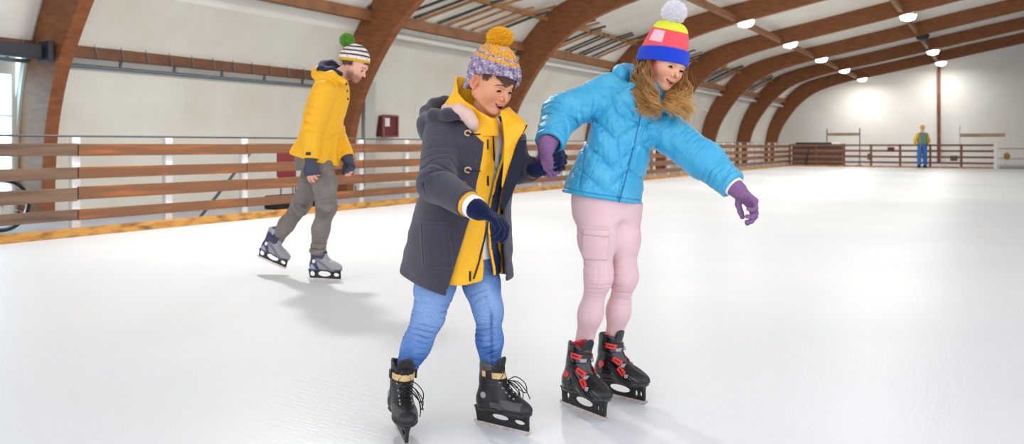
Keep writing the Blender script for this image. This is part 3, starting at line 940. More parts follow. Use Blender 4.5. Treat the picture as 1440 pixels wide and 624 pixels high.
        if s.mouth > .002:
            zc = -.0545 - s.mouth * .5 + s.smile * (q[:, 1] / .0265) ** 2
            hh = .0012 + s.mouth * .62 * np.clip(1 - (q[:, 1] / .0265) ** 2, 0, 1)
            ins = (np.abs(q[:, 2] - zc) < hh * 1.05) & (np.abs(q[:, 1]) < .025) & (q[:, 0] > .056) & (np.minimum(up, lo) > -.0012)
            c[ins] = lin((120, 40, 42))
        for e in s.E:
            v = q - e.astype(np.float32)
            el = np.degrees(np.arctan2(v[:, 2], v[:, 0])); az = np.degrees(np.arctan2(v[:, 1], v[:, 0]))
            b = np.exp(-((el - 38) / 10) ** 2) * (np.linalg.norm(v, axis=1) < .02) * (np.abs(az) < 70)
            c = mix(c, lin((190, 130, 108)), .5 * b)
        return c

    def extras(s, parent, brow=(104, 68, 46), teeth=True, iris=(70, 50, 38)):
        # eyeballs
        for e, y in zip(s.E, (-1, 1)):
            n = 20; V = []; F = []
            gz = math.radians(-26); Fd = np.array([math.cos(gz), 0.12, math.sin(gz)]); Fd /= np.linalg.norm(Fd)
            cols = []
            for i in range(n + 1):
                th = math.pi * i / n
                for j in range(n):
                    ph = 2 * math.pi * j / n
                    a = np.array([-Fd[2], 0, Fd[0]]); a /= np.linalg.norm(a); b = np.cross(Fd, a)
                    dr = math.cos(th) * Fd + math.sin(th) * (math.cos(ph) * a + math.sin(ph) * b)
                    V.append(s.wld(e + dr * .0126)); dg = math.degrees(th)
                    cols.append(lin((18, 14, 14)) if dg < 11 else lin(iris) if dg < 27 else lin((236, 230, 226)))
            F = [(i * n + j, i * n + (j + 1) % n, (i + 1) * n + (j + 1) % n, (i + 1) * n + j) for i in range(n) for j in range(n)]
            me = np_mesh('eye', np.array(V), np.array(F)); set_col(me, np.array(cols)); link('eye', me, M['eye'], parent)
            # lashes along the lid slit and the brow
            pts = []; lo_, hi_ = s.lid; mid_ = lo_ * .6 + hi_ * .4
            for az in np.linspace(-46, 46, 12):
                w = max(0, 1 - (abs(az) / 46) ** 2); el = math.radians(mid_ + (hi_ - mid_) * w); a = math.radians(az)
                pts.append(s.wld(e + .0147 * np.array([math.cos(el) * math.cos(a), math.cos(el) * math.sin(a), math.sin(el)]) * np.array([1, 1, 1])))
            m = MB(); m.tube(pts, [.0008 * s.s + .0019 * s.s * math.sin(math.pi * i / 11) for i in range(12)], 6)
            for i in range(1, 11):
                az = -46 + 92 * i / 11 
                p = np.array(pts[i]); out = s.R @ np.array([1, .5 * math.sin(math.radians(az)), -.55]); out /= np.linalg.norm(out)
                m.tube([p, p + out * .005 * s.s, p + out * .008 * s.s + s.R @ np.array([0, 0, .0012])], [.0005, .0004, .0001], 4)
            m.build('eyelash', M['lash'], parent, smooth=True)
        for y in (-1, 1):
            m = MB(); rg = random.Random(5)
            for i in range(46):
                t = i / 45
                base = np.array([.0835 - .016 * t ** 1.5, y * (.012 + .033 * t), .0185 + .0075 * math.sin(math.pi * (t * .8 + .15)) + rg.uniform(-.0015, .0015)])
                q0 = s.project(base); q1 = s.project(base + np.array([-.002, y * .007, .0006 - .004 * t]))
                m.tube([q0, (q0 + q1) / 2 + s.R @ np.array([.0006, 0, 0]), q1], [.0006, .0008, .0003], 4)
            m.build('eyebrow', mat('eyebrow_hair', brow, 0.8), parent, smooth=True)
        if teeth:
            m = MB(); pts = []
            for a in np.linspace(-1, 1, 9):
                pts.append(s.wld((.0785 - .010 * a * a, a * .0205, -.0535 + s.smile * .60 * a * a)))
            m.tube(pts, .0030 * s.s, 8, flat=1.0)
            m.build('teeth', M['tooth'], parent, smooth=True)

    def project(s, q):
        """nearest point of the face along the forward axis"""
        p = np.array(q, float)
        for _ in range(12):
            d = float(s.field(np.asarray([s.wld(p)], np.float32))[0]) / s.s
            p[0] -= d * .8
        return np.array(s.wld(p))


class Hand:
    """wrist point, direction of the fingers, palm normal, +1/-1 for the side of the thumb, curls in degrees per joint"""
    def __init__(s, wrist, fwd, palm, thumb=1, size=.165, curl=(28, 30, 32, 36), thumb_in=30, spread=6, fat=1.0, wristr=.026, palm_bend=0):
        f = np.array(fwd, float); f /= np.linalg.norm(f)
        n = np.array(palm, float); n -= f * n.dot(f); n /= np.linalg.norm(n)
        t = np.cross(n, f) * thumb; t /= np.linalg.norm(t)
        s.w = np.array(wrist, float); k = size / .19; s.k = k
        s.f, s.n, s.t = f, n, t
        s.wr = wristr
        s.meta = []; s.fing = []
        lens = [(.044, .026, .021), (.048, .030, .023), (.044, .028, .022), (.034, .021, .019)]
        for i in range(4):
            off = (.030, .010, -.011, -.030)[i]
            kn = s.w + k * (f * (.092, .096, .091, .083)[i] + t * off)
            s.meta.append((s.w + k * (f * .018 + t * off * .6), kn))
            a = 0.0; p = kn; c = curl[i] if not np.isscalar(curl) else curl
            sd = math.radians(spread * (1.2, .3, -.5, -1.4)[i])
            F0 = f * math.cos(sd) + t * math.sin(sd)
            pts = [p]
            for j in range(3):
                a += math.radians(c * (1.0, 1.15, .8)[j])
                d = F0 * math.cos(a) + n * math.sin(a)
                p = p + d * lens[i][j] * k; pts.append(p)
            r = k * fat * (.0098, .0100, .0096, .0086)[i]
            s.fing.append((pts, [r * 1.08, r * 1.02, r * .97, r * .90]))
        b = s.w + k * (f * .024 + t * .026)
        ti = math.radians(thumb_in)
        d1 = f * .62 + t * .62 + n * .25 + n * .4 * math.sin(ti); d1 /= np.linalg.norm(d1)
        d2 = f * .9 + t * (.42 - .5 * math.sin(ti)) + n * (.15 + .7 * math.sin(ti)); d2 /= np.linalg.norm(d2)
        d3 = f * .9 + t * (.2 - .7 * math.sin(ti)) + n * (.2 + .9 * math.sin(ti)); d3 /= np.linalg.norm(d3)
        p1 = b + d1 * .040 * k; p2 = p1 + d2 * .033 * k; p3 = p2 + d3 * .025 * k
        s.thumb = ([b, p1, p2, p3], [k * fat * .016, k * fat * .0125, k * fat * .0115, k * fat * .0100])

    def field(s, P):
        k = s.k
        d = None
        for a, b in s.meta:
            q = seg(P, a, b, .0155 * k, .0128 * k)
            d = q if d is None else smin(d, q, .016 * k)
        d = smin(d, seg(P, s.w - s.f * .02 * k, s.w + s.f * .03 * k, s.wr, .022 * k), .02 * k)
        fs = None
        for pts, r in s.fing:
            q, _ = chain(P, pts, r, .004 * k)
            d = smin(d, q, .005 * k)
        q, _ = chain(P, *s.thumb, .006 * k)
        return smin(d, q, .011 * k)

    def bounds(s):
        A = np.array([p for pts, _ in s.fing for p in pts] + s.thumb[0] + [s.w - s.f * .06])
        return A.min(0) - .035, A.max(0) + .035

    def make(s, name, mt, parent, cuff=None, h=.0022, cut=None):
        """cuff: (length up the arm, radius, arm direction)"""
        def f(P):
            d = s.field(P)
            if cuff is not None:
                L, r, ad = cuff; ad = np.asarray(ad, float); ad = ad / np.linalg.norm(ad)
                q = seg(P, s.w, s.w - ad * L, r * .95, r)
                rib = .0009 * np.sin(((P - s.w) @ ad.astype(np.float32)) * 6.283 / .006)
                d = smin(d, q + rib, .012)
                d = np.maximum(d, -((P - (s.w - ad * L).astype(np.float32)) @ ad.astype(np.float32)))
            if cut is not None: d = cut(P, d)
            return d
        lo, hi = s.bounds()
        if cuff is not None:
            e = s.w - np.asarray(cuff[2], float) / np.linalg.norm(cuff[2]) * cuff[0]
            lo = np.minimum(lo, e - .05); hi = np.maximum(hi, e + .05)
        return skin(name, f, lo, hi, h, mt, parent)


def pompom(name, c, r, mt, parent, n=1500, seed=0, thick=.0016, curl=.25, flat=1.0):
    """ball of yarn ends"""
    rg = np.random.RandomState(seed); V = []; F = []
    c = np.asarray(c, float)
    for i in range(n):
        d = rg.normal(size=3); d /= np.linalg.norm(d); d[2] *= flat
        a = np.cross(d, [.2, .5, .8]); a /= np.linalg.norm(a); b = np.cross(d, a)
        L = r * rg.uniform(.86, 1.06); w = rg.uniform(-1, 1, 2) * curl * r
        p0 = c + d * r * .45; p1 = c + d * L * .8 + (a * w[0] + b * w[1]) * .35; p2 = c + d * L + (a * w[0] + b * w[1]) * .9
        k = len(V)
        for p, q in ((p0, thick * 1.3), (p1, thick * 1.2), (p2, thick * .9)):
            for j in range(4):
                th = math.pi / 2 * j
                V.append(p + q * (math.cos(th) * a + math.sin(th) * b))
        for s_ in range(2):
            for j in range(4):
                F.append((k + s_ * 4 + j, k + s_ * 4 + (j + 1) % 4, k + s_ * 4 + 4 + (j + 1) % 4, k + s_ * 4 + 4 + j))
        F.append((k + 8, k + 9, k + 10, k + 11))
    # solid heart
    n2 = 16
    k = len(V)
    for i in range(n2 + 1):
        th = math.pi * i / n2
        for j in range(n2):
            ph = 2 * math.pi * j / n2
            V.append(c + r * .80 * np.array([math.sin(th) * math.cos(ph), math.sin(th) * math.sin(ph), math.cos(th) * flat]))
    F += [(k + i * n2 + j, k + (i + 1) * n2 + j, k + (i + 1) * n2 + (j + 1) % n2, k + i * n2 + (j + 1) % n2) for i in range(n2) for j in range(n2)]
    me = np_mesh(name, np.array(V), np.array(F))
    return link(name, me, mt, parent)


def strands(name, curves, mt, parent, cols=None, n=5):
    """curves: list of (points, radii); one mesh of hair locks"""
    V = []; F = []; Cc = []
    for i, (pts, r) in enumerate(curves):
        v, f = tube_arrays(pts, r, n, caps=False)
        k = len(V); V += v; F += [tuple(a + k for a in q) for q in f]
        if cols is not None:
            m = len(pts)
            for a in range(m):
                t = a / (m - 1)
                c = np.array(cols[i][0]) * (1 - t) + np.array(cols[i][1]) * t
                Cc += [c] * n
    me = np_mesh(name, np.array(V), np.array(F))
    if cols is not None: set_col(me, np.array(Cc))
    return link(name, me, mt, parent)


# ------------------------------------------------------------------ skates
class Skate:
    """local frame x forward, y left, z up; origin under the middle of the blade. lengths are for a 26 cm boot"""
    def __init__(s, o, yaw, pitch=0, roll=0, sc=1.0, shaft=(0, 0), side=1):
        s.o = np.asarray(o, np.float32); s.R = rot(yaw, pitch, roll).astype(np.float32); s.s = sc
        s.sh = shaft; s.side = side

    def loc(s, P): return ((P - s.o) @ s.R) / s.s
    def wld(s, q): return s.o + s.R @ (np.asarray(q, np.float32) * s.s)

    def shaftline(s):
        lx, ly = s.sh
        return (-.060, 0, .125), (-.052 + lx * .5, ly * .5, .20), (-.045 + lx, ly, .272)

    def boot(s, q, grow=0.0):
        g = grow
        d = ell(q, (.075, 0, .098), (.068 + g, .045 + g, .036 + g))
        d = smin(d, ell(q, (.020, 0, .112), (.075 + g, .043 + g, .043 + g)), .03)
        d = smin(d, ell(q, (-.070, 0, .105), (.044 + g, .038 + g, .044 + g)), .03)
        a, b, c = s.shaftline()
        q2 = q * np.array([1, 1.16, 1], np.float32)
        sh = chain(q2, [a, b, c], [.050 + g, .049 + g, .056 + g], .01)[0]
        d = smin(d, sh, .03)
        d = smin(d, seg(q2, (.0, 0, .15), (-.02, 0, .185), .038 + g), .03)
        d = smax(d, (.073 - g * .5) - q[:, 2], .006)
        return d

    def field_boot(s, P, low=False):
        q = s.loc(P)
        d = s.boot(q)
        # open cuff: cut the top with a plane dipping at the back, hollow shaft
        top = .262 + .10 * (q[:, 0] + .05) * 0
        a, b, c = s.shaftline()
        top = .250 + .022 * np.cos((q[:, 0] + .045) * 28) + .012 * (q[:, 0] < -.05)
        d = smax(d, q[:, 2] - top, .008)
        d = smax(d, -chain(q * np.array([1, 1.16, 1], np.float32), [b, (c[0], c[1], c[2] + .03)], [.036, .048])[0], .006)
        # sole lip
        lip = s.boot(q, .004); lip = np.maximum(lip, np.abs(q[:, 2] - (.079 + .0)) - .006)
        d = smin(d, lip, .003)
        # shell seams
        d = d + .0016 * np.exp(-((q[:, 2] - (.115 + .25 * np.maximum(q[:, 0] - .0, 0) - .9 * np.maximum(q[:, 0] - .05, 0))) / .0022) ** 2)
        d = d + .0016 * np.exp(-((q[:, 2] - .185 - .25 * (q[:, 0] + .05)) / .0022) ** 2)
        return d * s.s

    def make(s, parent, kind):
        g = empty('ice_skate', s.o)
        g.parent = parent; g.location = Vector(s.o) - parent.location
        cn = np.array([s.wld(p) for p in [(x, y, z) for x in (-.15, .17) for y in (-.075, .075) for z in (-.005, .33)]])
        lo, hi = cn.min(0), cn.max(0)
        h = .0028 if kind != 'man' else .0036

        def colr(P):
            q = s.loc(P); z, x, y = q[:, 2], q[:, 0], q[:, 1]
            if kind == 'boy':
                c = np.tile(np.array(lin((24, 24, 27)), np.float32), (len(P), 1))
                gm = ((z > .104) & (z < .135 - .1 * np.abs(x - .05)) & (x > .02) & (x < .115)) | ((z > .225) & (x < -.02)) | ((z > .095) & (z < .118) & (x > -.03) & (x < .03))
                c[gm] = lin((74, 70, 70))
                c[(z > .1) & (x > .112)] = lin((30, 29, 31))
            elif kind == 'girl':
                c = np.tile(np.array(lin((20, 20, 23)), np.float32), (len(P), 1))
                a, b, cc = s.shaftline()
                ins = chain(q * np.array([1, 1.16, 1], np.float32), [b, cc], [.0425, .0495])[0] < 0
                c[ins & (z > .2)] = lin((196, 34, 40))
                sd = (np.abs(y) > .03) & (x < .01) & (x > -.10)
            else:
                c = np.tile(np.array(lin((150, 146, 150)), np.float32), (len(P), 1))
                n_ = nz(q, 9, 3)
                c[(x < -.02 + .03 * n_) & (z < .24)] = lin((52, 54, 84))
                c[(x < -.03) & (n_ > .35)] = lin((150, 160, 196))
                c[z < .088] = lin((60, 62, 78))
            return c

        bt = skin('boot', s.field_boot, lo, hi, h, M['boot_gloss'] if kind == 'girl' else M['boot_attr'], g, colr)
        # tongue
        a, b, c = s.shaftline()
        def tongue(P):
            q = s.loc(P)
            y_ = q[:, 1] - c[1]
            qq = np.stack([q[:, 0] + 6.0 * y_ * y_, q[:, 1], q[:, 2]], -1).astype(np.float32)
            d = rbox(qq, (c[0] + .044, c[1], .255), (.0055, .030, .042), .005, rot_local(14))
            d = smax(d, np.abs(y_) * .9 + (q[:, 2] - .313), .016)
            return (d + .001 * nz(q, 30, 5)) * s.s
        tg = skin('tongue', tongue, lo, hi, h, M['boot_attr'], g, lambda P: np.tile(np.array(lin((26, 26, 29) if kind != 'man' else (70, 72, 96)), np.float32), (len(P), 1)))
        # blade holder and blade
        def holder(P):
            q = s.loc(P); x, y, z = q[:, 0], q[:, 1], q[:, 2]
            prof_ = np.maximum(np.abs(x - .004 + (z - .045) * .10) - (.128 + .08 * np.minimum(z - .05, 0) ), np.maximum(z - .082, .017 - z))
            if kind == 'boy': holes = [((-.005, .050), (.040, .011)), ((.088, .046), (.024, .009))]
            elif kind == 'girl': holes = [((.008, .047), (.050, .015)), ((-.088, .050), (.010, .013)), ((.090, .043), (.006, .012)), ((.112, .043), (.005, .010))]
            else: holes = [((.0, .050), (.052, .020)), ((-.098, .048), (.020, .018)), ((.098, .046), (.022, .013))]
            for (hx, hz), (ra, rb) in holes:
                k0 = np.sqrt(((x - hx) / ra) ** 2 + ((z - hz - .12 * (hx - x) * 0) / rb) ** 2)
                prof_ = smax(prof_, -(k0 - 1) * min(ra, rb), .004)
            th = .0065 + .013 * np.clip((z - .045) / .04, 0, 1) ** 2
            d = smax(prof_, np.abs(y) - th, .004)
            return d * s.s
        skin('blade_holder', holder, lo, hi, h * .8, M['holder'], g)
        m = MB(); n = 28; pro = []
        for i in range(n + 1):
            t = i / n; x = -.136 + .280 * t
            zb = .0012 * ((t - .5) * 2) ** 2 + (.016 * max(0, (t - .93) / .07) ** 2 if t > .93 else 0) + (.010 * max(0, (.05 - t) / .05) ** 2 if t < .05 else 0)
            pro.append((x, zb))
        top = [(.146, .021), (-.136, .021)]
        m.extrude(pro + top, lambda a_, b_: s.wld((a_, .0021, b_)), lambda a_, b_: s.wld((a_, -.0021, b_)))
        m.build('blade', M['steel'], g)

        def band(name, z0, tilt, hw, mt, grow=.0045, sect=None):
            def f(P):
                q = s.loc(P)
                pl = q[:, 2] - z0 - tilt * (q[:, 0] + .03)
                d = smax(s.boot(q, grow), np.abs(pl) / math.sqrt(1 + tilt * tilt) - hw, .003)
                d = np.maximum(d, -s.boot(q, grow - .006))
                if sect is not None: d = smax(d, sect(q), .002)
                return d * s.s
            return skin(name, f, lo, hi, h * .9, mt, g)

        if kind == 'boy':
            band('strap', .226, -.12, .0115, M['tan'], sect=lambda q: -.065 - q[:, 0] + .0)
            for y in (-1, 1):
                def bk(P, y=y): return rbox(s.loc(P), (-.03, y * .049, .227), (.014, .004, .016), .003) * s.s
                skin('buckle', bk, lo, hi, h * .9, M['black'], g)
                def rv(P, y=y):
                    q = s.loc(P); return np.maximum(seg(q, (-.060, y * .03, .142), (-.060, y * .0475, .142), .0125), np.abs(q[:, 1]) - .0475) * s.s
                skin('ankle_rivet', rv, lo, hi, h * .8, M['grey_plastic'], g)
            s.laces(g)
        elif kind == 'girl':
            for i, (z0, t, hw) in enumerate(((.228, -.1, .012), (.183, -.45, .011), (.150, -.75, .011))):
                band('strap', z0, t, hw, M['black'], grow=.005, sect=lambda q, i=i: (-.06 + .015 * i) - q[:, 0])
            for i, (x, z, tl) in enumerate(((-.012, .224, 8), (.018, .165, 24), (.045, .128, 36))):
                for y in (-1, 1):
                    def f(P, x=x, z=z, tl=tl, y=y):
                        q = s.loc(P)
                        # rides on the boot surface: shell slice
                        u = (q[:, 0] - x) * math.cos(math.radians(tl)) - (q[:, 2] - z) * math.sin(math.radians(tl)); v = (q[:, 0] - x) * math.sin(math.radians(tl)) + (q[:, 2] - z) * math.cos(math.radians(tl))
                        d = np.maximum(np.abs(u + .006) - .021, np.abs(v) - .0105)
                        slot = np.maximum(np.abs(u + .006) - .013, np.abs(v) - .002)
                        d = np.maximum(d, -slot)
                        d = smax(d, s.boot(q, .0095), .003); d = np.maximum(d, -s.boot(q, .003)); d = np.maximum(d, -q[:, 1] * y + .018)
                        return d * s.s
                    skin('buckle', f, lo, hi, h * .8, M['red_plastic'], g)
                    def fl(P, x=x, z=z, y=y):
                        q = s.loc(P)
                        d = np.maximum(np.abs(q[:, 0] - x - .022) - .007, np.abs(q[:, 2] - z + .012) - .007)
                        d = smax(d, s.boot(q, .011), .003); d = np.maximum(d, -s.boot(q, .003)); d = np.maximum(d, -q[:, 1] * y + .004)
                        return d * s.s
                    skin('catch', fl, lo, hi, h * .9, M['grey_plastic'], g)
            for y in (-1, 1):
                def piv(P, y=y):
                    q = s.loc(P)
                    e = np.sqrt((q[:, 0] + .062) ** 2 + (q[:, 2] - .145) ** 2) - .0135
                    e = smax(e, s.boot(q, .006), .003); e = np.maximum(e, -s.boot(q, -.002))
                    return np.maximum(e, -q[:, 1] * y + .01) * s.s
                skin('ankle_pivot', piv, lo, hi, h * .8, M['red_plastic'], g)
        else:
            band('strap', .150, -.62, .010, mat('grey_strap', (120, 118, 124), .7), sect=lambda q: -.05 - q[:, 0])
            band('cuff_strap', .215, -.1, .011, mat('dark_strap', (54, 56, 74), .7), sect=lambda q: -.06 - q[:, 0])
            for y in (-1, 1):
                def piv(P, y=y):
                    q = s.loc(P)
                    e = np.sqrt((q[:, 0] + .062) ** 2 + (q[:, 2] - .145) ** 2) - .0135
                    e = smax(e, s.boot(q, .006), .003); e = np.maximum(e, -s.boot(q, -.002))
                    return np.maximum(e, -q[:, 1] * y + .01) * s.s
                skin('ankle_pivot', piv, lo, hi, h * .9, M['white_paint'], g)
        return g

    def surf(s, x, y, z, out=.003):
        """march from outside onto the boot surface towards the instep line"""
        c = np.array([x - .02, 0, z - .05]); p = np.array([x, y, z], float); d0 = p - c; d0 /= np.linalg.norm(d0)
        p = c + d0 * .14
        for _ in range(20):
            p -= d0 * float(s.boot(p[None].astype(np.float32))[0]) * .9
        return s.wld(p + d0 * out)

    def laces(s, g):
        m = MB()
        L = []; Rr = []
        n = 6
        for i in range(n):
            t = i / (n - 1)
            x = .070 - .085 * t; z = .135 + .060 * t
            L.append((x, .020, z)); Rr.append((x, -.020, z))
        for i in range(n - 1):
            for A, B_ in ((L[i], Rr[i + 1]), (Rr[i], L[i + 1])):
                pts = [s.surf(*(np.array(A) * (1 - u) + np.array(B_) * u), out=.004 + .003 * math.sin(math.pi * u)) for u in np.linspace(0, 1, 7)]
                m.tube(pts, .0022 * s.s, 6)
        for i in range(n):
            pts = [s.surf(*(np.array(L[i]) * (1 - u) + np.array(Rr[i]) * u), out=.003) for u in np.linspace(0, 1, 6)]
            m.tube(pts, .0020 * s.s, 6)
        # bow: loops hanging to the outside
        k = np.array((-.005, 0, .215)); sd = s.side
        loops = [[(.03, 0, .205), (.05, .03 * sd, .215), (.075, .06 * sd, .185), (.085, .055 * sd, .15), (.06, .035 * sd, .165), (.03, 0, .202)],
                 [(.03, 0, .205), (.045, .035 * sd, .19), (.06, .065 * sd, .15), (.062, .06 * sd, .115), (.045, .05 * sd, .15), (.03, 0, .2)],
                 [(.03, 0, .205), (.06, .03 * sd, .195), (.085, .05 * sd, .16), (.10, .06 * sd, .125)],
                 [(.03, 0, .205), (.05, .04 * sd, .17), (.056, .058 * sd, .12), (.05, .06 * sd, .085)]]
        for lp in loops:
            m.tube([s.wld(p) for p in spline(lp, 22)], .0021 * s.s, 6)
        m.build('laces', M['lace'], g, smooth=True)
        for A in L + Rr:
            p = s.surf(*A, out=.001); q = s.surf(*A, out=.006)
            MB().tube([p, q], .004 * s.s, 8).build('eyelet', M['grey_plastic'], g, smooth=True)


def rot_local(deg):
    a = math.radians(deg)
    # columns of a frame tilted about y
    return np.array([[math.cos(a), 0, math.sin(a)], [0, 1, 0], [-math.sin(a), 0, math.cos(a)]])


def folds(s, P, lam, seed, warp=.5, f=5):
    """irregular creases running round a limb; s = arc length. thin valleys between soft ridges, broken up by noise"""
    n1 = nz(P, f * .7, seed); n2 = nz(P, f * 2.0, seed + 1)
    ph = s * 3.1416 / lam + warp * 4.0 * n1 + .6 * n2
    v = np.exp(-(np.sin(ph) / .36) ** 2)
    ph2 = s * 3.1416 / (lam * .55) - warp * 4.0 * n1 + .8 + n2
    v2 = np.exp(-(np.sin(ph2) / .34) ** 2)
    m = stp(nz(P, f * .9, seed + 2), -.3, .6); m2 = stp(nz(P, f * 1.1, seed + 3), 0, .7)
    return 1.7 * v * m + 1.0 * v2 * m2 * (1 - m) - .5 - .35 * n2


def march(f, px, py, d0, lift=0.0, steps=60, far=4.2):
    """first point of the surface f on the line of sight through (px, py), starting d0 metres away"""
    p = W(px, py, d0); v = p - np.array([0, 0, CAMH]); v = v / np.linalg.norm(v)
    for _ in range(steps):
        dd = float(f(p[None].astype(np.float32))[0])
        if abs(dd) < .0005 or p[1] > far: break
        p = p + v * dd * .8
    return p - v * lift
# ------------------------------------------------------------------ the boy in the grey coat
def boy():
    T = empty('person', (-.15, 2.95, 0), 'boy in a grey duffle coat, yellow raincoat, blue jeans and a yellow and lilac hat', 'person')
    hd = Head(W(690, 119, 2.92), rot(47, 24, 4), 1.0, mouth=.0085, smile=.013)
    neck0, neck1 = W(683, 150, 2.95), W(674, 182, 3.0)
    # joints
    shR, elR, wrR = W(619, 190, 2.92), W(613, 258, 2.80), W(666, 291, 2.66)
    shL, elL, wrL = W(718, 193, 3.06), W(726, 238, 3.15), W(757, 238, 3.06)
    hipR, knR, anR = W(624, 362, 2.97), W(602, 446, 2.90), W(571, 518, 2.90)
    hipL, knL, anL = W(668, 362, 3.03), W(687, 437, 2.95), W(690, 518, 2.97)
    tors = Loft([(.55, W(643, 0, 2.98)[0], 2.99, .13, .095, 42), (.68, W(645, 0, 2.98)[0], 2.99, .145, .10, 42), (.88, W(655, 0, 2.98)[0], 2.985, .135, .095, 42),
                 (1.02, W(668, 0, 2.98)[0], 2.98, .15, .095, 42), (1.10, W(672, 0, 2.98)[0], 2.98, .13, .075, 42), (1.15, W(675, 0, 2.98)[0], 2.98, .06, .05, 42)])

    def body(P):
        d = hd.field(P)
        d = smin(d, seg(P, neck0, neck1, .047, .055), .02)
        d = smin(d, cap(tors(P, -.012), P, .56, 1.14), .04)
        d = smin(d, chain(P, [shR, elR, wrR], [.042, .032, .022])[0], .03)
        d = smin(d, chain(P, [shL, elL, wrL], [.042, .032, .022])[0], .03)
        d = smin(d, chain(P, [hipR, knR, anR], [.066, .045, .032])[0], .03)
        d = smin(d, chain(P, [hipL, knL, anL], [.066, .045, .032])[0], .03)
        return d
    allp = np.array([shR, elR, wrR, shL, elL, wrL, hipR, knR, anR, hipL, knL, anL])
    lo = allp.min(0) - .1; hi = allp.max(0) + .1; hi[2] = hd.o[2] + .16
    def axis(a, b, f0, f1, hf, hc):
        out = [a]
        while out[-1] < b:
            x = out[-1]; out.append(x + (hf if f0 <= x <= f1 else hc))
        return np.array(out)
    c = hd.o
    ax = axis(lo[0], hi[0], c[0] - .11, c[0] + .13, .0017, .009); ay = axis(lo[1], hi[1], c[1] - .13, c[1] + .10, .0017, .009)
    az = axis(lo[2], hi[2], c[2] - .11, c[2] + .06, .0017, .009)
    V, Q = surface(body, ax, ay, az)
    finish('body', body, V, Q, .0018, M['skin'], T, lambda P: hd.color(P, (214, 152, 114), (200, 102, 76)))
    hd.extras(T, brow=(84, 56, 40))

    # ---- hat, in the frame of the head
    Rh = rot(47, 20, 3).astype(np.float32); oh = hd.o
    hatL = Loft([(-.02, 0, 0, .0, 0, 0), (0, 0, 0, 0, 0, 0)]) if False else None
    zs = [-.06, .0, .03, .06, .085, .108, .130, .148, .162]
    ra = [.088, .091, .093, .092, .086, .074, .057, .036, .006]
    X, Y = smoothk(zs, ra)
    def hat_lo(P):
        q = (P - oh) @ Rh; return q
    def brim(q):
        th = np.arctan2(q[:, 1], q[:, 0])
        # lower edge: high over the forehead, low at the nape and the far temple
        return lerpk(np.degrees(th), [-180, -135, -116, -98, -60, -20, 20, 60, 90, 130, 180], [-.046, -.044, -.018, .026, .046, .054, .046, .004, -.044, -.048, -.046])
    def hatf(P):
        q = hat_lo(P); x = q[:, 0] - .003 + .16 * np.maximum(q[:, 2] - .05, 0); y = q[:, 1]; z = q[:, 2]
        r = lerpk(z, X, Y)
        th = np.arctan2(y, x)
        rr = np.sqrt((x / 1.09) ** 2 + (y / 1.0) ** 2)
        rib = np.abs(np.sin(th * 16)) ** .7
        row = np.sin(z * 6.283 / .0115 + 3.14 * (np.floor(th * 16 / math.pi) % 2) + .5 * np.sin(th * 30)) 
        det = .0082 * rib * (.62 + .38 * row) + .0012 * nz(q, 60, 8) - .003
        d = (rr - r) * .9 - det
        inner = rr - (r - .012)
        d = np.maximum(d, -inner * .9)
        d = smax(d, (brim(q) - z) * .9, .008)
        d = np.maximum(d, z - .168)
        return d
    def hatc(P):
        q = hat_lo(P); th = np.arctan2(q[:, 1], q[:, 0] + .012); z = q[:, 2]
        c = np.tile(np.array(lin((166, 150, 172)), np.float32), (len(P), 1))
        n_ = nz(q, 40, 2) + .6 * nz(q, 90, 4)
        c[n_ > .55] = lin((122, 108, 136)); c[n_ < -.6] = lin((205, 190, 208))
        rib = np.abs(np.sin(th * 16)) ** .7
        yl = ((z > .094) & (z < .107)) | (z > .114)
        yl &= rib > .42
        yl |= (z > .134)
        c[yl] = lin((236, 168, 22))
        lil = (z > .138) & (n_ > .4) & (z < .150)
        c[lil] = lin((196, 176, 192))
        c = c * (1 - .35 * (rib < .3)[:, None])  # shade in the gaps between ribs, painted by darkening the yarn colour
        return c
    cs = np.array([oh + Rh @ np.array(p) for p in [(x, y, z) for x in (-.14, .13) for y in (-.125, .125) for z in (-.08, .18)]])
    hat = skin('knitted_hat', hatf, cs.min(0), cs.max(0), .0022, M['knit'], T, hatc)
    pompom('pompom', oh + Rh @ np.array([-.022, 0, .176]), .050, M['pom_yellow'], hat, 2200, 3, flat=.78)
    # dark fringe under the hat
    rg = random.Random(4); cur = []
    for i in range(420):
        a = rg.uniform(-1.32, 1.3)
        if a < -1.12: L = rg.uniform(.02, .035)
        else: L = rg.uniform(.018, .034) * (1 + .3 * math.sin(a * 9))
        pts = []
        for t in np.linspace(0, 1, 6):
            aa = a + t * (.35 if a > -.9 else .1) * 1.0
            z0 = float(brim(np.array([[math.cos(aa), math.sin(aa), 0]]))[0]) + .022
            q = np.array([math.cos(aa) * .1, math.sin(aa) * .08, z0 - t * (L + .018)])
            # onto the skull
            u = np.array([math.cos(aa), math.sin(aa), 0.0])
            p = np.array([-.005, 0, q[2]]) + u * .13
            for _ in range(10):
                p = p - u * float(hd.field((hd.o + Rh @ p)[None].astype(np.float32))[0]) * .9
            pts.append(hd.o + Rh @ (p + u * (.0025 + .003 * (1 - t) + rg.uniform(0, .001))))
        cur.append((np.array(pts), [.0013, .0014, .0013, .0011, .0008, .0003]))
    strands('hair', cur, M['hair_dark'], T, n=4)

    cprof = [(.46, 642, .222, .212), (.56, 643, .212, .200), (.68, 646, .200, .183), (.80, 651, .188, .166), (.92, 660, .180, .150), (1.0, 668, .178, .140), (1.06, 672, .168, .126), (1.11, 675, .138, .108), (1.155, 678, .098, .09), (1.19, 679, .080, .08)]
    coat = Loft([(z, W(px, 0, 3.0)[0], 3.0, a, b, 38) for z, px, a, b in cprof], 2.25)
    COAT = coat
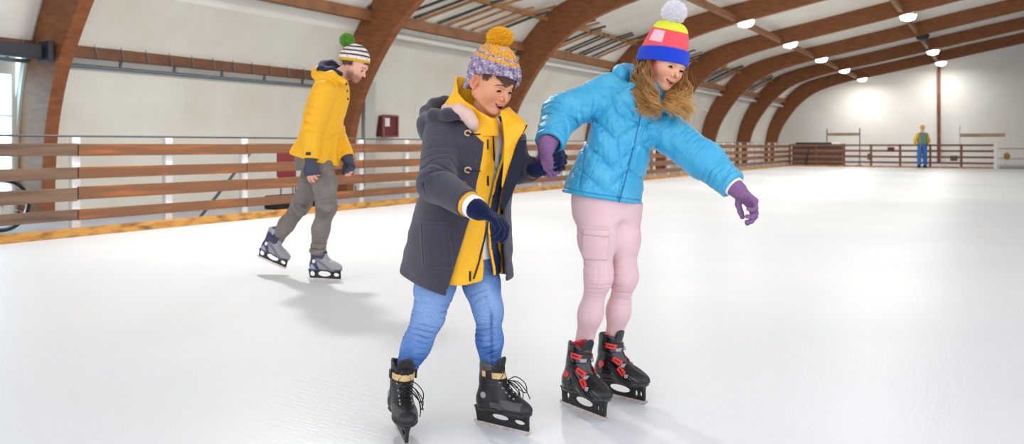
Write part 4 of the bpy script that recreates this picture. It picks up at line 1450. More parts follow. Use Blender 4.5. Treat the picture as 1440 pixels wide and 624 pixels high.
    # ---- jeans
    def jeans(P):
        z = P[:, 2]
        a, sa = chain(P, [hipR, (hipR + knR) / 2 + np.array([-.004, -.01, 0]), knR, (knR + anR) / 2, anR], [.080, .066, .049, .043, .039], .05)
        b, sb = chain(P, [hipL, (hipL + knL) / 2 + np.array([.0, -.01, 0]), knL, (knL + anL) / 2, anL], [.080, .061, .045, .040, .038], .05)
        def wr(s, L, sd, kn):
            near = np.exp(-((s - kn) / .07) ** 2); low = stp(s, L * .55, L)
            return (.0020 + .0026 * near + .0042 * low) * folds(s, P, .024, sd, .5, 6)
        La = np.linalg.norm(hipR - knR) + np.linalg.norm(knR - anR); Lb = np.linalg.norm(hipL - knL) + np.linalg.norm(knL - anL)
        a = a + wr(sa, La, 21, np.linalg.norm(hipR - knR)); b = b + wr(sb, Lb, 27, np.linalg.norm(hipL - knL))
        d = smin(a, b, .02)
        d = smin(d, cap(tors(P, .012), P, .62, .90), .04)
        cutR = (anR[2] - .010) - z; cutL = (anL[2] - .0) - z
        m = P[:, 0] < (anR[0] + anL[0]) / 2
        d = smax(d, np.where(m, cutR, cutL), .006)
        d = np.where(z > .50, np.maximum(d, COAT(P, -.014)), d)
        return d
    def jc(P):
        n_ = nz(P, 4, 9); z = P[:, 2]
        c = np.tile(np.array(lin((72, 116, 186)), np.float32), (len(P), 1))
        for kn, r in ((knR, .11), (knL, .10)):
            c = mix(c, lin((158, 188, 226)), .75 * np.exp(-(np.linalg.norm((P - kn - np.array([0, -.03, .05], np.float32)) / np.array([1, 1, 1.4], np.float32), axis=1) / r) ** 2))
        c = mix(c, lin((54, 92, 158)), .6 * stp(n_, .0, .9))
        c = mix(c, lin((150, 180, 222)), .35 * stp(nz(P, 14, 5), .2, 1))
        # outer seam
        for hp, kn, an in ((hipL, knL, anL),):
            e = chain(P, [hp + np.array([.0, -.08, 0]), kn + np.array([.012, -.055, 0]), an + np.array([.006, -.045, 0])], [0, 0, 0])[0]
            c = mix(c, lin((38, 62, 118)), .7 * np.exp(-(e / .006) ** 2))
        return c
    L2 = np.array([hipR, hipL, knR, knL, anR, anL]); lo = L2.min(0) - .13; hi = L2.max(0) + .13
    jo = skin('jeans', jeans, lo, hi, .0036, M['denim'], T, jc)

    # ---- white shirt, yellow raincoat, grey coat
    prof_ = [(.50, 645, .165, .140), (.60, 646, .165, .137), (.70, 648, .160, .130), (.80, 652, .155, .123), (.90, 659, .152, .117), (1.0, 669, .155, .112), (1.07, 674, .140, .100), (1.13, 677, .098, .085), (1.19, 681, .070, .072)]
    yel = Loft([(z, W(px, 0, 2.98)[0], 2.98, a, b, 42) for z, px, a, b in prof_], 2.2)
    def shirt(P): return cap(yel(P, -.022), P, .62, 1.16)
    def shc(P):
        c = np.tile(np.array(lin((240, 240, 244)), np.float32), (len(P), 1))
        m = (P[:, 2] > .955) & (P[:, 2] < 1.035) & (nz(P, 18, 3) > -.1); c[m] = lin((120, 205, 205)); return c
    skin('shirt', shirt, (-.4, 2.75, .6), (.15, 3.2, 1.2), .005, M['cloth_attr'], T, shc)

    zb_y = lambda P: .535 + .0 * P[:, 0]
    def yjack(P):
        z = P[:, 2]; ph = yel.phi(P)
        fo = .0035 * nz(P, 7, 31) + .0025 * nz(P, 15, 32)
        t = .0045
        fl = .010 * stp(.75 - z, 0, .2)
        d0 = yel(P, 0.0) + fo - fl
        d = np.maximum(d0, -(d0 + t * 2))
        d = smax(smax(d, (.555 + .012 * np.sin(np.radians(ph) * 3)) - z, .004), z - 1.135, .006)
        cen = 8 + 3 * stp(z, .8, 1.1)
        half = 3.0 + 9 * stp(z, .92, 1.12)+ 7 * stp(.75 - z, 0, .2)
        opening = (half - np.abs(ph - cen)) * .0023
        d = smax(d, opening, .004)
        # sleeves peep from the coat cuffs
        return d
    def yc(P):
        z = P[:, 2]; ph = yel.phi(P)
        c = np.tile(np.array(lin((240, 176, 20)), np.float32), (len(P), 1))
        cen = 8 + 3 * stp(z, .8, 1.1); half = 3.0 + 9 * stp(z, .92, 1.12) + 7 * stp(.75 - z, 0, .2)
        e0 = cen - half; e1 = cen + half
        k = (ph > e1 + 2) & (ph < e1 + 17) & (z < 1.07); c[k] = lin((22, 30, 62))
        k = (ph > e1 + 14) & (ph < e1 + 17.5) & (z < 1.07) & (z > 1.0); c[k] = lin((240, 176, 20))
        return c
    skin('yellow_raincoat', yjack, (-.45, 2.70, .48), (.18, 3.25, 1.22), .0034, M['shell_cloth'], T, yc)
    yo = [o for o in T.children if o.name.startswith('yellow_raincoat')][0]
    zp = [march(yjack, px, py, 2.6, .001) for px, py in ((693, 186), (694, 200), (695, 225), (695, 250), (694, 275), (690, 300), (685, 320), (679, 345), (673, 370), (666, 392))]
    MB().tube(spline(zp, 60), .0036, 6).build('zip', M['black'], yo, smooth=True)
    for px, py in ((686, 203), (686, 254), (661, 388), (684, 322)):
        m = MB(); a_ = march(yjack, px, py - 7, 2.6, .001); b_ = march(yjack, px, py + 7, 2.6, .001)
        m.tube([a_, (a_ + b_) / 2 + np.array([0, -.002, 0]), b_], .0052, 6, flat=.5); m.build('snap_tab', M['black'], yo, smooth=True)
    # upright yellow hood and flared collar
    cn = W(681, 160, 2.965)
    def hood_y(P):
        q = P - cn.astype(np.float32)
        a = math.radians(42); fx = q[:, 0] * math.sin(a) - q[:, 1] * math.cos(a); lx = q[:, 0] * math.cos(a) + q[:, 1] * math.sin(a); z = q[:, 2]
        # a cone of cloth round the neck, tall behind and open in front
        ph = np.degrees(np.arctan2(lx, fx))
        ap = np.abs(ph)
        R_ = .082 + .10 * np.maximum(z + .02, 0) + .060 * np.exp(-((z - .02) / .055) ** 2) * stp(ap, 70, 125) + .004 * np.sin(np.radians(ph) * 7 + z * 50)
        R_ = R_ + stp(ph, 14, 50) * (1 - stp(ph, 105, 140)) * .02
        rr = np.sqrt((fx / 1.12) ** 2 + lx ** 2)
        d0 = (rr - R_) * .85 + .002 * nz(P, 18, 35)
        d = np.maximum(np.abs(d0) - .0035, -z - .085 - .04 * stp(ph, 20, 40) * (1 - stp(ph, 100, 120)))
        topz = lerpk(ph, [-180, -150, -115, -85, -55, -25, 10, 30, 45, 70, 100, 130, 180], [.145, .150, .095, .045, .010, -.016, -.020, -.012, -.012, -.022, -.03, .04, .145])
        d = smax(d, z - topz, .008)
        op = (15 - np.abs(ph - 8)) * .0015
        return smax(d, op, .004)
    def hyc(P):
        c = np.tile(np.array(lin((242, 178, 20)), np.float32), (len(P), 1))
        q = P - cn.astype(np.float32); a = math.radians(42); fx = q[:, 0] * math.sin(a) - q[:, 1] * math.cos(a); lx = q[:, 0] * math.cos(a) + q[:, 1] * math.sin(a)
        ph = np.degrees(np.arctan2(lx, fx)); rr = np.sqrt((fx / 1.12) ** 2 + lx ** 2)
        k = (rr < .088) & (np.abs(ph) > 100); c[k] = lin((34, 34, 46)); return c
    yo = [o for o in T.children if o.name.startswith('yellow_raincoat')][0]
    def cloth(name, Lc, Rc, mt, parent, bulge, t=.005, n=26, m_=12):
        A = spline([W(*p) for p in Lc], n); B_ = spline([W(*p) for p in Rc], n); V = []
        for k in (0, 1):
            for i in range(n):
                for j in range(m_):
                    u = j / (m_ - 1); p = A[i] * (1 - u) + B_[i] * u
                    p = p + np.array([0, -1, 0]) * (bulge * math.sin(math.pi * u) + .003 * math.sin(i * .9 + u * 4)) + np.array([0, t * k, 0]); V.append(p)
        N_ = n * m_; F = []
        for i in range(n - 1):
            for j in range(m_ - 1):
                a = i * m_ + j; F += [(a, a + m_, a + m_ + 1, a + 1), (N_ + a, N_ + a + 1, N_ + a + m_ + 1, N_ + a + m_)]
            a = i * m_; F.append((a, N_ + a, N_ + a + m_, a + m_)); a = i * m_ + m_ - 1; F.append((a, a + m_, N_ + a + m_, N_ + a))
        for j in range(m_ - 1):
            a = j; F.append((a, a + 1, N_ + a + 1, N_ + a)); a = (n - 1) * m_ + j; F.append((a, N_ + a, N_ + a + 1, a + 1))
        return link(name, np_mesh(name, np.array(V), np.array(F)), mt, parent)
    yl_m = mat('raincoat_lapel_cloth', (240, 176, 20), .55, bump=(700, .15, .001), spec=.4)
    cloth('lapel', [(703, 156, 2.875), (707, 176, 2.85), (709, 200, 2.835), (708, 228, 2.84), (705, 262, 2.85)], [(716, 150, 2.95), (741, 177, 2.885), (730, 196, 2.865), (719, 226, 2.865), (707, 264, 2.865)], yl_m, yo, .012)
    MB().tube(spline([W(741, 176, 2.882), W(731, 195, 2.862), W(721, 222, 2.862), (W(709, 262, 2.862))], 30), .0030, 6).build('lapel_trim', M['black'], yo, smooth=True)
    cloth('navy_facing', [(722, 198, 2.895), (718, 226, 2.885), (709, 258, 2.88), (703, 290, 2.885)], [(740, 197, 2.93), (736, 230, 2.92), (724, 264, 2.91), (709, 296, 2.90)], mat('navy_facing_cloth', (13, 18, 40), .8, bump=(400, .4, .001)), yo, .006)
    skin('yellow_collar', hood_y, cn - .2, cn + .2, .003, M['shell_cloth'], T, hyc)

    armR, armL = [shR + np.array([.012, .02, .0]), elR, wrR + (elR - wrR) * .14], [shL, elL, wrL + (elL - wrL) * .25]
    hemz = lambda P: lerpk(P[:, 0], [-.46, -.22, -.12, .04], [.575, .508, .520, .556])
    def coatf(P):
        z = P[:, 2]; ph = coat.phi(P)
        d0 = coat(P, 0.0) + .004 * nz(P, 5, 41) + .002 * nz(P, 13, 42)
        ar, sa = chain(P, armR, [.078, .064, .050], .02); al, sb = chain(P, armL, [.060, .054, .048], .02)
        La = np.linalg.norm(armR[0] - armR[1])
        ar = ar + (.0008 + .0055 * np.exp(-((sa - La) / .06) ** 2) + .0012 * np.exp(-((sa - .08) / .06) ** 2)) * folds(sa, P, .060, 44, .45, 4)
        al = al + .004 * folds(sb, P, .05, 46, .5, 5)
        sol = d0
        inner = -(d0 + .009)
        body_ = np.maximum(d0, inner)
        # front opening
        e0 = -20 - 24 * stp(-z, -.82, -.50) - 34 * stp(z, 1.06, 1.13); e1 = 27 - 4 * stp(z, .7, 1.0) + 55 * stp(z, 1.05, 1.13)
        cen, half = (e0 + e1) / 2, (e1 - e0) / 2
        op = (half - np.abs(ph - cen)) * .0028
        body_ = smax(body_, op, .005)
        body_ = smax(body_, hemz(P) - z, .005)
        body_ = smax(body_, z - 1.165, .01)
        # sleeves, cut square at the cuffs
        ux = (wrR - elR) / np.linalg.norm(wrR - elR); cutR = (P - armR[2].astype(np.float32)) @ ux.astype(np.float32)
        ar = np.where(sa > La * .9, smax(ar, cutR, .006), ar)
        ar = np.maximum(ar, -np.maximum(chain(P, armR[1:], [.05, .043])[0], -(cutR + .03)))
        ux = (wrL - elL) / np.linalg.norm(wrL - elL); cutL = (P - armL[2].astype(np.float32)) @ ux.astype(np.float32)
        al = np.where(sb > .15, smax(al, cutL, .006), al)
        ar = np.maximum(ar, -(coat(P, -.012))) if False else ar
        d = smin(body_, ar, .022); d = smin(d, al, .02)
        # keep the front clear of the far sleeve
        # pocket patch and seams
        pk = W(612, 345, 2.80).astype(np.float32)
        q = P - pk; near = (P[:, 1] < 2.98)
        bx = np.maximum(np.abs(q[:, 0] + .10 * q[:, 2]) - .058, np.abs(q[:, 2]) - .082)
        d = d - .007 * np.clip(-bx / .003, 0, 1) * near
        d = d + .0028 * np.exp(-((bx + .010) / .0022) ** 2) * near * (bx < 0)
        d = d + .0022 * np.exp(-((z - hemz(P) - .022) / .0025) ** 2)
        return d
    def cc(P):
        ph = coat.phi(P); z = P[:, 2]
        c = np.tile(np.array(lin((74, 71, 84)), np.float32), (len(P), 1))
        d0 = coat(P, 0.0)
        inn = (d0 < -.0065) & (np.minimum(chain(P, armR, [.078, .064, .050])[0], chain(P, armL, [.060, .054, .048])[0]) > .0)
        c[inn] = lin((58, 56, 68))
        # sherpa lining at the top of the right front
        k = (ph > -64) & (ph < -38) & (z > 1.02); c[k & inn] = lin((226, 196, 184))
        return c
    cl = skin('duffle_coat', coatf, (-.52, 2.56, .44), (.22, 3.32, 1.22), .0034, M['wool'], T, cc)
    # hood of the coat: a thick roll hanging behind the neck, with fleece inside
    def hoodf(P):
        d = chain(P, [W(652, 163, 2.86), W(630, 161, 2.875), W(611, 163, 2.91), W(600, 172, 2.98), W(603, 182, 3.06)], [.013, .018, .022, .026, .03], .03)[0]
        d = smin(d, chain(P, [W(600, 172, 3.0), W(600, 158, 3.06), W(610, 147, 3.10), W(626, 143, 3.12), W(650, 146, 3.12), W(680, 160, 3.16)], [.026, .022, .018, .018, .02, .03], .03)[0], .02)
        d = smin(d, ell(P, W(619, 186, 3.02), (.076, .10, .066)), .05)
        d = smin(d, ell(P, W(650, 178, 3.08), (.10, .09, .05)), .04)
        d = smax(d, -ell(P, W(622, 151, 2.99), (.052, .075, .045)), .012)
        return d + .0012 * nz(P, 9, 47)
    def hc(P):
        c = np.tile(np.array(lin((70, 67, 79)), np.float32), (len(P), 1))
        b = ell(P, W(622, 151, 2.99), (.060, .083, .053)) < 0
        c[b] = lin((200, 168, 138)); return c
    hcen = W(640, 172, 3.04)
    skin('coat_hood', hoodf, hcen - np.array([.2, .25, .18]), hcen + np.array([.25, .25, .14]), .0036, M['wool'], T, hc)
    # fleece edge lying on the chest beside the yellow collar
    def fle(P):
        d = chain(P, [W(626, 152, 2.93), W(645, 155, 2.875), W(658, 163, 2.86), W(665, 174, 2.86), W(669, 184, 2.88)], [.015, .019, .018, .014, .008], .03)[0]
        return d + .0006 * nz(P, 60, 48)
    fc = W(660, 180, 2.84)
    skin('fleece_lining', fle, fc - .14, fc + .12, .003, mat('fleece', (216, 184, 172), .95, bump=(200, .8, .004)), T)
    # toggles and buttons
    for (px, py, d_) in ((658, 187, 2.83), (658, 239, 2.825)):
        m = MB(); p = march(coatf, px, py, 2.5, .010)
        ring = [p + np.array([.010 * math.cos(t) * 1.1, -.003 + .002 * math.sin(2 * t), .009 * math.sin(t)]) for t in np.linspace(0, 5.2, 18)]
        m.tube(ring, .0033, 8)
        m.build('toggle', M['horn'], cl, smooth=True)
        m2 = MB(); m2.tube([p + np.array([.008, 0, 0]), p + np.array([.030, .006, -.004]), p + np.array([.045, .02, -.004])], .0024, 6)
        m2.build('toggle_loop', M['black'], cl, smooth=True)
    bp = march(coatf, 652, 259, 2.4, .004)
    MB().tube([bp + np.array([0, .003, 0]), bp + np.array([0, -.005, 0])], .0105, 16).build('cuff_button', mat('brown_button', (92, 66, 60), .4), cl, smooth=True)
    # buttonhole dots on the far front
    for px, py in ((733, 258), (724, 322)):
        p = march(coatf, px, py, 2.5)
        if p[1] > 3.3: continue
        MB().tube([p + np.array([0, .002, 0]), p + np.array([0, -.003, 0])], .0035, 10).build('snap', M['grey_plastic'], cl, smooth=True)
    # right hand: white rib, then the navy glove
    ux = (wrR - elR) / np.linalg.norm(wrR - elR)
    def ribf(P):
        q, s_ = chain(P, [wrR - ux * .06, wrR + ux * .014], [.040, .039])
        cut = (P - (wrR + ux * .016).astype(np.float32)) @ ux.astype(np.float32)
        d = smax(q, cut, .004) + .0012 * np.sin(np.arctan2(P[:, 2] - wrR[2], P[:, 1] - wrR[1]) * 30)
        return np.maximum(d, -chain(P, [wrR - ux * .02, wrR + ux * .05], [.033, .033])[0])
    skin('white_cuff', ribf, wrR - .09, wrR + .09, .0026, M['white_cloth'], T)
    def ycuff(P):
        q, s_ = chain(P, [wrR - ux * .08, wrR - ux * .012], [.046, .0445]); cut = (P - (wrR - ux * .016).astype(np.float32)) @ ux.astype(np.float32)
        d = smax(q, cut, .003) + .001 * nz(P, 40, 2)
        return np.maximum(d, -chain(P, [wrR - ux * .05, wrR + ux * .05], [.041, .041])[0])
    skin('yellow_cuff', ycuff, wrR - .1, wrR + .09, .0028, mat('yellow_lining', (232, 168, 24), .7), T)
    hR = Hand(wrR + ux * .026, (.90, -.20, -.42), (-.35, .25, -.88), thumb=-1, size=.158, curl=(34, 36, 38, 41), thumb_in=20, fat=1.32, wristr=.033, spread=0.5)
    hR.make('glove', M['glove_navy'], T, cuff=(.016, .036, ux))
    # left hand holds the girl's hand
    ul = (wrL - elL) / np.linalg.norm(wrL - elL)
    def stripef(P):
        q, s_ = chain(P, [wrL - ul * .07, wrL - ul * .0], [.036, .034]); cut = (P - wrL.astype(np.float32)) @ ul.astype(np.float32)
        return smax(q, cut, .004)
    def stc(P):
        t = (P - wrL.astype(np.float32)) @ ul.astype(np.float32)
        c = np.tile(np.array(lin((20, 30, 62)), np.float32), (len(P), 1)); c[(t > -.045) & (t < -.038)] = lin((60, 130, 120)); c[(t > -.028) & (t < -.022)] = lin((60, 130, 120))
        c[(t < -.012) & (P[:, 2] < wrL[2] - .012)] = lin((238, 174, 20)); return c
    skin('striped_cuff', stripef, wrL - .11, wrL + .08, .0028, M['cloth_attr'], T, stc)
    hL = Hand(HOLD + np.array([-.052, .030, -.022]), (.94, .0, .30), (.0, -1, .1), thumb=1, size=.172, curl=(58, 60, 62, 64), thumb_in=0, fat=1.12, wristr=.03, spread=2)
    hL.make('glove', M['glove_navy'], T, cuff=(.045, .032, (HOLD + np.array([-.052, .030, -.022])) - (wrL - ul * .04)))
    # skates
    Skate(BOY_SK1[0], BOY_SK1[1], 0, BOY_SK1[2], sc=.95, shaft=(.01, 0), side=1).make(T, 'boy')
    Skate(BOY_SK2[0], BOY_SK2[1], 0, BOY_SK2[2], sc=.91, shaft=(0, 0), side=1).make(T, 'boy')
    return T



BOY_SK1 = (mid_ice((559, 590), 2.92, (567, 618), 2.74), 18, 4)
BOY_SK2 = (mid_ice((669, 592), 2.95, (743, 606), 2.83), 57, 0)
boy()
# ------------------------------------------------------------------ the girl in the blue jacket
def girl():
    T = empty('person', (.36, 3.15, 0), 'girl in a bright blue quilted jacket, pale pink trousers and a coral and blue hat', 'person')
    Rg = rot(30, 22, 15)
    hd = Head(W(933, 89, 3.17), Rg, 1.03, mouth=.0042, smile=.012, jaw=.95, nose=.9)
    neck0, neck1 = W(924, 118, 3.20), W(908, 148, 3.24)
    shR, elR, wrR = W(851, 127, 3.24), W(789, 160, 3.18), W(772, 203, 3.04)
    shL, elL, wrL = W(944, 182, 3.20), W(990, 225, 3.10), W(1034, 264, 3.0)
    hipR, knR, anR = W(838, 283, 3.20), W(842, 388, 3.14), W(819, 492, 3.22)
    hipL, knL, anL = W(872, 283, 3.26), W(878, 388, 3.21), W(862, 484, 3.30)
    Z = lambda py: W(0, py, 3.2)[2]
    X_ = lambda px: W(px, 0, 3.2)[0]
    inner = Loft([(Z(310), X_(853), 3.22, .13, .10, 20), (Z(270), X_(856), 3.22, .14, .10, 20), (Z(220), X_(870), 3.22, .12, .09, 20), (Z(170), X_(888), 3.22, .13, .09, 20), (Z(140), X_(898), 3.22, .10, .07, 20), (Z(125), X_(904), 3.22, .05, .05, 20)])

    def body(P):
        d = hd.field(P)
        d = smin(d, seg(P, neck0, neck1, .044, .05), .02)
        d = smin(d, cap(inner(P, -.015), P, Z(305), Z(128)), .04)
        for c_, r in (([shR, elR, wrR], [.04, .03, .022]), ([shL, elL, wrL], [.04, .03, .022]), ([hipR, knR, anR], [.066, .042, .03]), ([hipL, knL, anL], [.066, .042, .03])):
            d = smin(d, chain(P, c_, r)[0], .03)
        return d
    allp = np.array([shR, elR, wrR, shL, elL, wrL, hipR, knR, anR, hipL, knL, anL])
    lo = allp.min(0) - .1; hi = allp.max(0) + .1; hi[2] = hd.o[2] + .16
    def axis(a, b, f0, f1, hf, hc):
        out = [a]
        while out[-1] < b:
            x = out[-1]; out.append(x + (hf if f0 <= x <= f1 else hc))
        return np.array(out)
    c = hd.o
    V, Q = surface(body, axis(lo[0], hi[0], c[0] - .11, c[0] + .12, .0018, .009), axis(lo[1], hi[1], c[1] - .13, c[1] + .10, .0018, .009), axis(lo[2], hi[2], c[2] - .12, c[2] + .05, .0018, .009))
    finish('body', body, V, Q, .0018, M['skin'], T, lambda P: hd.color(P, (226, 170, 138), (212, 116, 90)))
    hd.extras(T, brow=(122, 84, 54))

    # ---- hat
    Rh = rot(30, 14, 6).astype(np.float32); oh = hd.o
    zs = [-.04, .02, .05, .08, .11, .135, .155, .168, .177]
    ra = [.093, .092, .089, .084, .076, .067, .055, .036, .006]
    X, Y = smoothk(zs, ra)
    def brim(q):
        th = np.arctan2(q[:, 1], q[:, 0]); return -.003 + .014 * np.cos(th) - .004 * np.sin(th)
    def hatf(P, g=0.0):
        q = (P - oh) @ Rh; x = q[:, 0] + .010; y = q[:, 1]; z = q[:, 2]
        th = np.arctan2(y, x); r = lerpk(z, X, Y); rr = np.sqrt((x / 1.12) ** 2 + y ** 2)
        d = (rr - r) * .92 - .0008 * np.sin(th * 70) - .002 * nz(q, 9, 61)
        # gathered folds under the bobble
        d = d - .004 * stp(z, .13, .165) * np.sin(th * 9)
        d = np.maximum(d, -(rr - r + .011) * .9)
        d = smax(d, brim(q) - z, .006)
        # folded cuff
        cf = np.maximum((rr - (r + .0065)) * .92 - .0014 * np.abs(np.sin(th * 46)), -(rr - r + .004))
        bz = z - brim(q)
        cf = smax(cf, np.maximum(-bz, bz - .058), .006)
        return smin(d, cf, .003) if g == 0 else d
    def hatc(P):
        q = (P - oh) @ Rh; z = q[:, 2]; bz = z - brim(q); th = np.degrees(np.arctan2(q[:, 1], q[:, 0] + .01))
        c = np.tile(np.array(lin((242, 88, 96)), np.float32), (len(P), 1))
        c[z > .134] = lin((228, 232, 52))
        k = (th > -98) & (th < -54) & (z > .080) & (z < .126); c[k] = lin((240, 196, 208))
        c[bz < .059] = lin((32, 68, 200))
        return c
    cs = np.array([oh + Rh @ np.array(p) for p in [(x, y, z) for x in (-.14, .13) for y in (-.125, .125) for z in (-.05, .20)]])
    hat = skin('bobble_hat', hatf, cs.min(0), cs.max(0), .0024, M['knit'], T, hatc)
    pompom('pompom', oh + Rh @ np.array([-.006, -.004, .205]), .051, M['pom_white'], hat, 1900, 9, flat=.95)

    # ---- long wavy hair: locks falling over both shoulders
    rg = random.Random(12); cur = []; cols = []; sides = []
    dark = lin((104, 62, 28)); mid_ = lin((176, 116, 56)); fair = lin((236, 188, 110))
    def way_spline(pxs):
        return spline([W(*p) for p in pxs], 60)
    ways = []
    for e in range(13):       # viewer-left curtain, temple to collarbone
        t = e / 12
        x0 = 896 + 16 * t
        ways.append((way_spline([(x0 + 4, 82, 3.22 - .10 * t), (x0, 100, 3.19 - .11 * t), (x0 + 1 + 2 * t, 122, 3.14 - .08 * t), (x0 + 8 + 2 * t, 142 + 2 * t, 3.10 - .03 * t), (x0 + 14 - 4 * t, 156 + 8 * math.sin(e * 2.1), 3.08)]), 0))
    for e in range(15):       # bunch under the chin and over the other shoulder
        t = e / 14
        x0 = 938 + 23 * t
        ways.append((way_spline([(953 + 7 * t, 100 + 4 * math.sin(e), 3.25), (948 + 14 * t, 112, 3.21), (x0 + 6, 126, 3.17), (x0 + 2, 142, 3.08), (x0 + 6 + 6 * t, 154 + 7 * t + 8 * math.sin(e * 1.7), 3.06)]), 1))
    for w_i, (S_, side) in enumerate(ways * 2):
        ph0 = rg.uniform(0, 6.28); fr = rg.uniform(19, 26); amp0 = rg.uniform(.011, .019); u = rg.random(); layer = 0 if w_i < len(ways) else 1
        cl = np.array([rg.gauss(0, .006), rg.gauss(0, .010) + (.012 if layer else 0), rg.gauss(0, .006)])
        for k in range(26):
            off = np.array([rg.gauss(0, .0045), rg.gauss(0, .0055), rg.gauss(0, .004)]); pts = []
            dph = rg.uniform(-.3, .3); da = rg.uniform(.85, 1.15)
            for i in range(16):
                t = i / 15; q = S_[min(59, int(t * 59.9))] + cl + off * (.8 + .9 * t)
                am = amp0 * da * (.12 + .95 * min(1, t * 1.4))
                pts.append(q + np.array([math.cos(t * fr + ph0 + dph) * am, math.sin(t * fr + ph0 + dph) * am * .8, math.cos(t * fr * .5 + ph0) * am * .3]))
            r = rg.choice((.0008, .0011, .0014))
            sides.append(side); cur.append((spline(pts, 30), [r * (1 if i < 20 else max(.12, 1 - (i - 20) / 10)) for i in range(30)]))
            v = min(1, max(0, u * .7 + rg.uniform(-.1, .4)))
            cols.append((np.array(dark) * (1 - v * .5) + np.array(mid_) * v * .5, np.array(mid_) * (1 - v) + np.array(fair) * v))
    for i in range(50):
        S_, side = rg.choice(ways); off = np.array([rg.gauss(0, .02), rg.gauss(0, .02), rg.gauss(0, .01)]); ph0 = rg.uniform(0, 6)
        pts = [S_[min(59, int(t * 59.9))] + off + np.array([math.cos(t * 12 + ph0), 0, math.sin(t * 9 + ph0) * .4]) * .014 * t for t in np.linspace(0, 1, 12)]
        sides.append(side); cur.append((spline(pts, 24), [.0005] * 24)); cols.append((mid_, fair))
    for sd_ in (0, 1):
        k_ = [i for i in range(len(cur)) if sides[i] == sd_]
        strands('hair', [cur[i] for i in k_], M['hair'], T, [cols[i] for i in k_])
    # coral ribbon of the hat under the chin
    m = MB()
    rb = [hd.project((.012, -.066, .028)) if False else hd.wld((.022, -.072, .035)), hd.wld((.030, -.070, .0)), hd.wld((.034, -.062, -.035)), hd.wld((.040, -.046, -.068)), hd.wld((.052, -.022, -.092)), hd.wld((.056, .004, -.097))]
    m.tube(spline(rb, 24), .0048, 8, flat=.45)
    m.tube(spline([p + np.array([-.006, .006, -.004]) for p in rb], 24), .004, 8, flat=.5)
    m.build('hat_strap', M['coral'], hat, smooth=True)

    rows = [(286, 847, .158, .125), (272, 848, .160, .128), (250, 853, .153, .125), (220, 864, .142, .118), (190, 876, .138, .115), (165, 886, .142, .112), (145, 893, .138, .104), (130, 898, .118, .090), (120, 902, .092, .078), (108, 905, .078, .07)]
    jk = Loft([(Z(py), X_(px), 3.22, a, b, 20) for py, px, a, b in rows], 2.3)
    hemZ = lambda P: Z(271) + (Z(287) - Z(271)) * np.clip((P[:, 0] - X_(798)) / (X_(900) - X_(798)), 0, 1)
    # ---- trousers
    def tro(P):
        z = P[:, 2]
        a, sa = chain(P, [hipR, (hipR + knR) / 2 + np.array([-.002, -.01, 0]), knR, (knR + anR) / 2 + np.array([.0, .0, 0]), anR], [.082, .069, .048, .041, .037], .05)
        b, sb = chain(P, [hipL, (hipL + knL) / 2 + np.array([.0, -.01, 0]), knL, (knL + anL) / 2, anL], [.080, .064, .045, .041, .037], .05)
        La = np.linalg.norm(hipR - knR); Lb = np.linalg.norm(hipL - knL)
        def wr(s, Lk, sd): return (.0006 + .0026 * np.exp(-((s - Lk - .02) / .06) ** 2) + .001 * np.exp(-((s - .05) / .06) ** 2)) * folds(s, P, .030, sd, .5, 5)
        a = a + wr(sa, La, 71); b = b + wr(sb, Lb, 75)
        d = smin(a, b, .014)
        d = smin(d, cap(inner(P, .004), P, Z(308), Z(255), .03), .05)
        # cargo pocket on the near outer thigh and the edge of the one on the far thigh
        pc = W(831, 345, 3.06).astype(np.float32); q = P - pc
        bx = np.maximum(np.abs(q[:, 0] - .02 - .06 * q[:, 2]) - .052, np.abs(q[:, 2]) - .062)
        nr = P[:, 1] < 3.12
        d = d - .009 * np.clip(-bx / .003, 0, 1) * nr
        fl = np.maximum(np.abs(q[:, 0] - .02) - .057, np.abs(q[:, 2] - .056 + .08 * (q[:, 0])) - .019)
        d = d - .008 * np.clip(-fl / .003, 0, 1) * nr
        pf_ = W(893, 326, 3.2); e = rbox(P, pf_, (.012, .035, .022), .008, rot_local(12)); d = smin(d, e, .004)
        # seam lines
        for hp, kn, an, o_ in ((hipR, knR, anR, -.012),):
            e = chain(P, [hp + np.array([o_, -.085, 0]), kn + np.array([o_, -.06, 0]), an + np.array([o_, -.045, 0])], [0, 0, 0])[0]
            d = d + .0018 * np.exp(-(e / .004) ** 2)
        mid2 = (anR[0] + anL[0]) / 2
        d = smax(d, np.where(P[:, 0] < mid2, anR[2] + .006, anL[2] + .006) - z, .006)
        d = np.where(z > hemZ(P) + .004, np.maximum(d, jk(P, -.016)), d)
        return d
    def tc(P):
        c = np.tile(np.array(lin((224, 188, 190)), np.float32), (len(P), 1))
        c = mix(c, lin((234, 204, 205)), .5 * stp(nz(P, 5, 7), 0, 1)); return c
    L2 = np.array([hipR, hipL, knR, knL, anR, anL]); lo = L2.min(0) - .12; hi = L2.max(0) + .14
    skin('trousers', tro, lo, hi, .0036, M['pink'], T, tc)

    # ---- jacket
    armR = [shR + np.array([.02, .0, -.010]), elR, wrR - (wrR - elR) * .03]; armL = [shL + np.array([-.03, 0, -.005]), elL, wrL - (wrL - elL) * .06]
    Q2 = [  # quilting seams on the front, photo rows; real lines at the cloth
        ((846, 108), (868, 160)), ((836, 168), (866, 196)), ((866, 196), (900, 172)), ((868, 160), (905, 176)), ((823, 200), (860, 236)), ((860, 236), (893, 206)), ((868, 196), (872, 236)),
        ((815, 238), (850, 268)), ((850, 268), (885, 238)), ((900, 172), (932, 190)), ((905, 205), (930, 222)), ((893, 206), (918, 196)), ((885, 240), (915, 258)), ((868, 130), (892, 160)), ((905, 176), (940, 158)),
        ((930, 165), (952, 205)), ((874, 258), (868, 286)), ((828, 178), (814, 262)), ((852, 130), (892, 126)), ((840, 108), (832, 165))]
